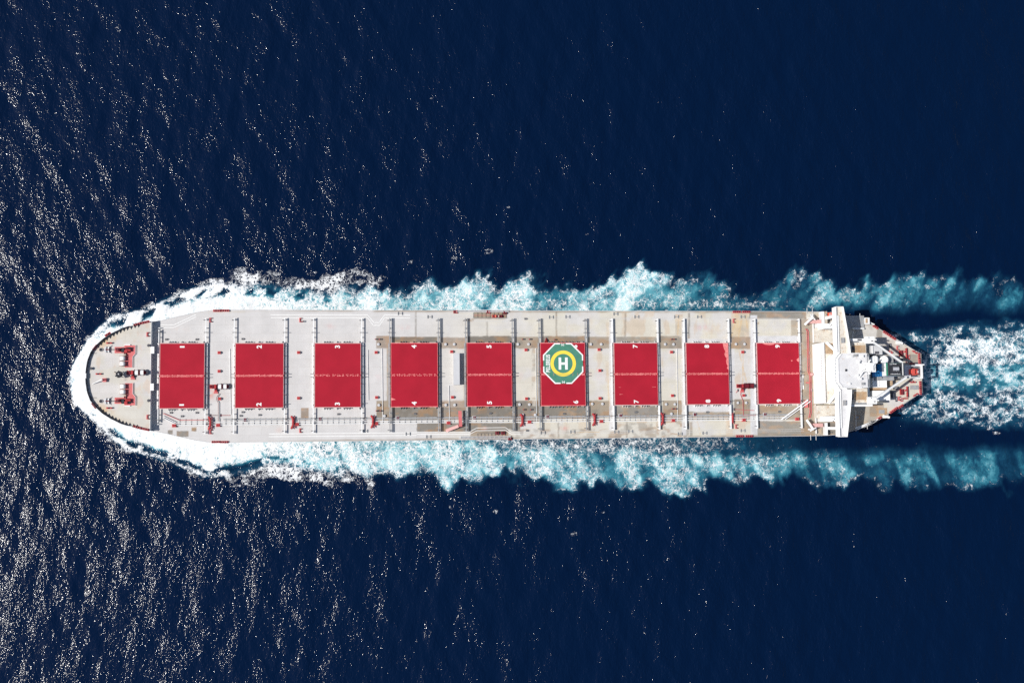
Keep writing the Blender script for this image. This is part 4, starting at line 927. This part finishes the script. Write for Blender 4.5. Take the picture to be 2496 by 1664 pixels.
# --- envelopes of the foam in the photograph's plane of the water
U, V = PX, PYY
wob = (fbm(GX/9, GY/9, 50, 4)-.5)
wob2 = (fbm(GX/3.2, GY/3.2, 60, 4)-.5)
bil = np.abs(fbm(GX/13, GY/17, 70, 4)-.5)*2     # billows
Uc = U
up_out = np.interp(Uc, [165,178,200,235,270,350,440,520,600,680,760,830,900,1000,1100,1250,1330,1400,1480,1540,1620,1680,1750,1810,1860,1930,2000,2060,2120,2200,2280,2400,2520],
                       [925,885,848,806,774,755,714,694,690,704,708,702,694,690,692,690,682,694,690,668,676,682,690,686,684,664,690,700,676,672,690,674,690])
lo_out = np.interp(Uc, [165,178,200,235,270,320,400,450,490,540,590,650,720,800,900,1000,1100,1200,1290,1345,1400,1500,1600,1680,1720,1800,1900,2000,2100,2200,2300,2400,2520],
                       [925,972,1002,1034,1064,1097,1121,1138,1158,1160,1156,1140,1136,1146,1160,1166,1178,1160,1166,1192,1178,1182,1186,1204,1190,1172,1178,1176,1172,1186,1180,1168,1180])
tip = sst(160, 185, U)
rag = np.interp(Uc, [170,600,900,1300,2500],[5,10,26,34,38])
du = (V - up_out) + rag*wob*2.2 + rag*.5*wob2      # >0 inside (towards the ship) on the upper side
dl = (lo_out - V) + rag*wob*2.2 + rag*.5*wob2
upper = V < 918
d_in = np.where(upper, du, dl)
hull_top = 757.0; hull_bot = 1068.0
# aerated (turquoise) water: a band that leaves the hull side and thins towards the stern
innerU = np.interp(Uc, [170,300,420,1700,1900,2050,2250,2500],[990,990,830,800,768,742,748,756])
innerL = np.interp(Uc, [170,300,420,640,800,1000,1300,1500,1800,2100,2500],[850,850,1010,1040,1060,1066,1088,1098,1106,1104,1098])
bi = np.where(upper, (innerU - V), (V - innerL)) + 24*wob
# fingers of cloud that lean outwards and aft
sk = np.where(upper, GX-.55*(GY-25), GX+.35*(GY+25))
fing = fbm(sk/5.5, GY/15, 120, 4)-.5; fing2 = fbm(sk/2.2, GY/5.5, 125, 4)-.5
da = d_in + rag*(1.5*fing+.7*fing2)*sst(560,900,Uc)
A = sst(-9, 26, da)*sst(-22, 22, bi+20*fing)*tip
A *= np.interp(Uc, [160,600,1000,1300,1500,1700,2000,2250,2500],[1,1,1.0,.95,.88,.80,.64,.54,.42])
hole = sst(.42,.60,fbm(sk/7, GY/15, 88, 5))
A *= 1-(1-hole)*np.interp(Uc,[160,700,1000,1400,1900,2500],[0,.0,.2,.34,.52,.6])
A *= 0.84+.4*sst(-.2,.2,fing)
# white foam amount
prof = np.where(Uc < 560, 1, 1-(1-sst(0, 42, da+22*fing))*.62*sst(540,640,Uc))
F = sst(-4, 8, da)*tip*prof*np.interp(Uc, [160,560,640,760,950,1200,1500,1750,1950,2200,2500],[.92,.86,.78,.56,.36,.32,.28,.23,.18,.14,.09])
F *= (1-sst(640,1000,Uc)) + sst(640,1000,Uc)*(.5+.5*sst(-14,16,bi))
F *= 1+ sst(700,1000,Uc)*(.55*(hole-.5)+1.0*fing)
tear = sst(.455,.57,fbm(sk/4.2, GY/4.2, 140, 5))*np.exp(-((da-17)/12.0)**2)
F -= .95*tear*sst(200,300,Uc)*(1-sst(700,900,Uc)); A *= 1-.9*tear*sst(200,300,Uc)*(1-sst(700,900,Uc))
F = np.maximum(F, 0)
# crest line at the outer edge
F += .20*np.exp(-((da-10)/9.0)**2)*np.interp(Uc,[600,900,2500],[.3,1,.75])*tip*sst(.35,.6,fbm(GX/6,GY/6,91)+.1)
# foam spray fringe outside the bow wave
F += .34*np.exp(-((d_in+6)/10.0)**2)*tip*(1-sst(560,900,Uc))*sst(.42,.62,fbm(GX/4,GY/4,93))
fr = sst(-46,-22,da)*(1-sst(-6,8,da))*sst(520,600,U)*(1-sst(840,1000,U))
F += fr*(.20+.34*sst(.38,.62,fbm(sk/5,GY/3,95)))
# lace on dark water close to the hull
nearU = sst(-6,3,(hull_top+6-V)*-1+0) 
laceL = sst(1050,1070,V)*(1-sst(1098,1124,V+20*wob))*sst(600,800,Uc)*(1-sst(1700,2050,Uc))
laceU = (1-sst(740,775,V))*sst(716,738,V+24*wob)*sst(900,1100,Uc)*(1-sst(1850,2000,Uc))
F = np.maximum(F, .30*laceL*(1-.4*sst(1500,1900,Uc))); F = np.maximum(F, .27*laceU)
A = np.maximum(A, .30*laceL); 
# --- stern wake
yc = 918.0
w_up = np.interp(Uc, [2150,2200,2300,2400,2520],[812,800,786,778,772]); w_lo = np.interp(Uc, [2130,2200,2300,2400,2520],[1000,1022,1040,1048,1054])
ws = sst(2130, 2180, U)
wv = 34*(fbm(GX/11,GY/8,160,4)-.5); wv2 = 20*(fbm(GX/4,GY/3,165,3)-.5)
iw = sst(-4,20,V-w_up+wv+wv2)*sst(-4,20,w_lo-V+wv+wv2)*ws
ridge = np.interp(Uc,[2240,2260,2330,2400,2520],[893,880,822,806,798])
core = sst(-8,20,V-ridge+.7*wv+wv2)*(1-sst(862,925,V+1.3*wv+wv2))*sst(2236,2268,U)
low = sst(920,985,V+1.4*wv)*(1-sst(1008,1046,V+wv+wv2))*sst(2170,2250,U)
mid = sst(855,900,V+wv)*(1-sst(930,985,V+1.3*wv))*sst(2232,2268,U)
cell = fbm(GX/3.4, GY/1.9, 170, 4); cell2 = np.abs(fbm(GX/8,GY/4.5,176,4)-.5)*2
gap = sst(.36,.56,cell)
F = np.maximum(F, iw*(.14+.17*gap)); F = np.maximum(F, core*(.30+.33*gap+.10*(1-cell2))*(1-.22*sst(2340,2480,U))); F = np.maximum(F, low*(.19+.20*gap)); F = np.maximum(F, mid*(.15+.24*gap*(1-.5*cell2)))
A = np.maximum(A, iw*(.20+.18*gap)); A = np.maximum(A, mid*(.48+.36*gap)); A = np.maximum(A, core*(.42+.36*gap)); A = np.maximum(A, low*(.24+.26*gap))
# scattered whitecaps
for (cx,cy,r) in [(1003,637,7),(1190,612,9),(1110,630,7),(775,665,7),(1240,505,4),(2430,1052,8),(2415,1046,6),(1103,1235,8),(1208,1246,6),(1400,1300,8),(1470,1250,5),(1050,240,4),(1430,570,5),(2255,700,6)]:
    F += .34*np.exp(-(((U-cx)/(r*1.6))**2+((V-cy)/r)**2))*sst(.35,.6,fbm(GX/1.8,GY/1.8,cx%13))
F = np.clip(F*inner, 0, 1.4); A = np.clip(A*inner, 0, 1)
Z = Z*(1-.35*np.clip(F,0,1)) + .9*np.clip(F,0,1)*(1-sst(500,900,U))*fbm(GX/5,GY/5,33) + .35*np.clip(F,0,1)*(fbm(GX/1.6,GY/1.6,34)-.3)
dzx = np.gradient(Z, gx, axis=0); dzy = np.gradient(Z, gy, axis=1)
Nn = np.stack([-dzx, -dzy, np.ones_like(Z)], -1); Nn /= np.linalg.norm(Nn, axis=-1, keepdims=True)

def water_material():
    m, n, b = newmat('sea_water'); L = n.links.new; N = n.nodes.new
    tc = N('ShaderNodeTexCoord')
    def attr(nm):
        a = N('ShaderNodeAttribute'); a.attribute_name = nm; return a.outputs['Fac']
    def math_(op, a, b_=None, c=None, clamp=False):
        x = N('ShaderNodeMath'); x.operation = op; x.use_clamp = clamp
        for i, q in enumerate((a, b_, c)):
            if q is None: continue
            if isinstance(q, (int, float)): x.inputs[i].default_value = q
            else: L(q, x.inputs[i])
        return x.outputs[0]
    def mr(v, a, b_, c=0.0, d=1.0, smooth=True):
        x = N('ShaderNodeMapRange'); x.interpolation_type = 'SMOOTHSTEP' if smooth else 'LINEAR'
        L(v, x.inputs[0]); x.inputs[1].default_value = a; x.inputs[2].default_value = b_; x.inputs[3].default_value = c; x.inputs[4].default_value = d; return x.outputs[0]
    def noise(sc_, det, rough=.5, vec=None, dist=0.0):
        x = N('ShaderNodeTexNoise'); x.inputs['Scale'].default_value = sc_; x.inputs['Detail'].default_value = det; x.inputs['Roughness'].default_value = rough; x.inputs['Distortion'].default_value = dist
        L(vec or tc.outputs['Object'], x.inputs['Vector']); return x
    def mapping(s, rot=0):
        x = N('ShaderNodeMapping'); x.inputs['Scale'].default_value = s; x.inputs['Rotation'].default_value = (0,0,rot); L(tc.outputs['Object'], x.inputs['Vector']); return x.outputs[0]
    Fa, Aa = attr('foam'), attr('aeration')
    # warped coordinates for the lace
    wn = noise(.28, 4, .6); sub = N('ShaderNodeVectorMath'); sub.operation = 'SUBTRACT'; L(wn.outputs['Color'], sub.inputs[0]); sub.inputs[1].default_value = (.5,.5,.5)
    sca = N('ShaderNodeVectorMath'); sca.operation = 'SCALE'; L(sub.outputs[0], sca.inputs[0]); sca.inputs['Scale'].default_value = 6.5
    add = N('ShaderNodeVectorMath'); add.operation = 'ADD'; L(sca.outputs[0], add.inputs[0]); L(tc.outputs['Object'], add.inputs[1])
    def vor(s):
        x = N('ShaderNodeTexVoronoi'); x.feature = 'DISTANCE_TO_EDGE'; x.inputs['Scale'].default_value = s; L(add.outputs[0], x.inputs['Vector']); return x.outputs['Distance']
    l1 = mr(vor(.36), 0.0, .13, 1.0, 0.0); l2 = mr(vor(.9), 0.0, .20, 1.0, 0.0)
    lace = math_('MAXIMUM', l1, math_('MULTIPLY', l2, .8))
    fmap = N('ShaderNodeMapping'); fmap.inputs['Scale'].default_value = (.72,1.15,1); L(add.outputs[0], fmap.inputs['Vector'])
    fine = noise(.95, 2, .55, fmap.outputs[0]).outputs[0]
    mid = noise(.33, 4, .6).outputs[0]
    # foam value
    k = math_('ADD', math_('MULTIPLY', Fa, 1.25), math_('MULTIPLY', math_('MULTIPLY', math_('SUBTRACT', lace, .35), .7), mr(Fa, 0.02, .3)))
    k = math_('ADD', k, math_('MULTIPLY', math_('SUBTRACT', fine, .5), .95))
    k = math_('ADD', k, math_('MULTIPLY', math_('SUBTRACT', mid, .5), 1.15))
    foam = math_('MULTIPLY', mr(k, .40, 1.05), mr(Fa, .015, .08))
    # aerated water, cloudy
    cl = noise(.20, 6, .62, add.outputs[0]).outputs[0]
    aer = math_('MULTIPLY', Aa, mr(cl, .28, .72, .45, 1.15), clamp=True)
    cr = N('ShaderNodeValToRGB'); L(aer, cr.inputs[0]); e = cr.color_ramp.elements
    e[0].position = 0.0; e[0].color = (0.0003, 0.0070, 0.0305, 1); e[1].position = 1.0; e[1].color = (0.52, 0.74, 0.77, 1)
    for p_, c_ in ((.2,(0.006,0.045,0.092,1)),(.42,(0.025,0.15,0.215,1)),(.66,(0.12,0.36,0.43,1)),(.85,(0.30,0.57,0.62,1))):
        q = e.new(p_); q.color = c_
    m2 = N('ShaderNodeMix'); m2.data_type = 'RGBA'; L(foam, m2.inputs[0]); L(cr.outputs[0], m2.inputs[6]); m2.inputs[7].default_value = (0.84, 0.86, 0.87, 1)
    L(m2.outputs[2], b.inputs['Base Color'])
    L(math_('ADD', .125, math_('MULTIPLY', foam, .5)), b.inputs['Roughness'])
    b.inputs['IOR'].default_value = 1.333; b.inputs['Specular IOR Level'].default_value = 0.42
    # ripples
    h1 = noise(.95, 3, .55, mapping((1.0,.62,1), .25)).outputs[0]
    h2 = noise(2.3, 1, .5, mapping((1.0,.7,1), -.15)).outputs[0]
    gate = mr(noise(.13, 4, .55, mapping((1.0,.5,1), .22)).outputs[0], .34, .64, .68, 1.22)
    hh = math_('ADD', math_('MULTIPLY', h1, .262), math_('MULTIPLY', h2, .105))
    hh = math_('MULTIPLY', hh, gate)
    hh = math_('MULTIPLY', hh, math_('SUBTRACT', 1.0, math_('MULTIPLY', foam, .55)))
    hh = math_('ADD', hh, math_('MULTIPLY', foam, .04))
    bp = N('ShaderNodeBump'); bp.inputs['Strength'].default_value = 1.0; bp.inputs['Distance'].default_value = 1.0; L(hh, bp.inputs['Height'])
    L(bp.outputs[0], b.inputs['Normal'])
    return m
M['water'] = water_material()
nxg, nyg = GX.shape
idx = np.arange(nxg*nyg).reshape(nxg, nyg)
Q = np.stack([idx[:-1,:-1], idx[1:,:-1], idx[1:,1:], idx[:-1,1:]], -1).reshape(-1,4)
act = np.maximum(F, A).reshape(-1)
smooth_act = np.maximum(sst(-6,4,d_in)*tip, iw).reshape(-1)*inner.reshape(-1)
fa = np.max(np.maximum(act, 0)[Q], axis=1); reg = np.max(smooth_act[Q], axis=1)
uq = U.reshape(-1)[Q[:,0]]; vq = V.reshape(-1)[Q[:,0]]
isfoam = (fa > .06) & (reg > .2)
stern = isfoam & (uq > 2120) & (vq > 768) & (vq < 1062)
def sea_piece(name, faces, kind, label=None, cat=None):
    used = np.unique(faces); remap = -np.ones(nxg*nyg, np.int64); remap[used] = np.arange(len(used))
    f = remap[faces].astype(np.int32)
    co = np.stack([GX.reshape(-1)[used], GY.reshape(-1)[used], (Z+WATER).reshape(-1)[used]], -1)
    me = bpy.data.meshes.new(name); me.vertices.add(len(used)); me.vertices.foreach_set('co', co.reshape(-1))
    me.loops.add(f.size); me.loops.foreach_set('vertex_index', f.reshape(-1))
    me.polygons.add(len(f)); me.polygons.foreach_set('loop_start', np.arange(0, f.size, 4, dtype=np.int32))
    me.update(calc_edges=True)
    me.polygons.foreach_set('use_smooth', np.ones(len(f), bool))
    for nm, arr in (('foam', F), ('aeration', A)):
        a = me.attributes.new(nm, 'FLOAT', 'POINT'); a.data.foreach_set('value', arr.reshape(-1)[used].astype(np.float32))
    me.normals_split_custom_set_from_vertices(Nn.reshape(-1,3)[used].tolist())
    me.materials.append(M['water'])
    o = link(name, me); o['kind'] = kind
    if label: o['label'] = label
    if cat: o['category'] = cat
    return o
sea_piece('sea', Q[~isfoam], 'structure', 'deep blue open sea with small sunlit ripples', 'sea')
sea_piece('bow_wave_foam', Q[isfoam & ~stern], 'stuff', 'white and turquoise bow wave foam streaming back along both sides of the ship', 'foam')
sea_piece('propeller_wake', Q[stern], 'stuff', 'churned white and turquoise wake behind the stern', 'wake')
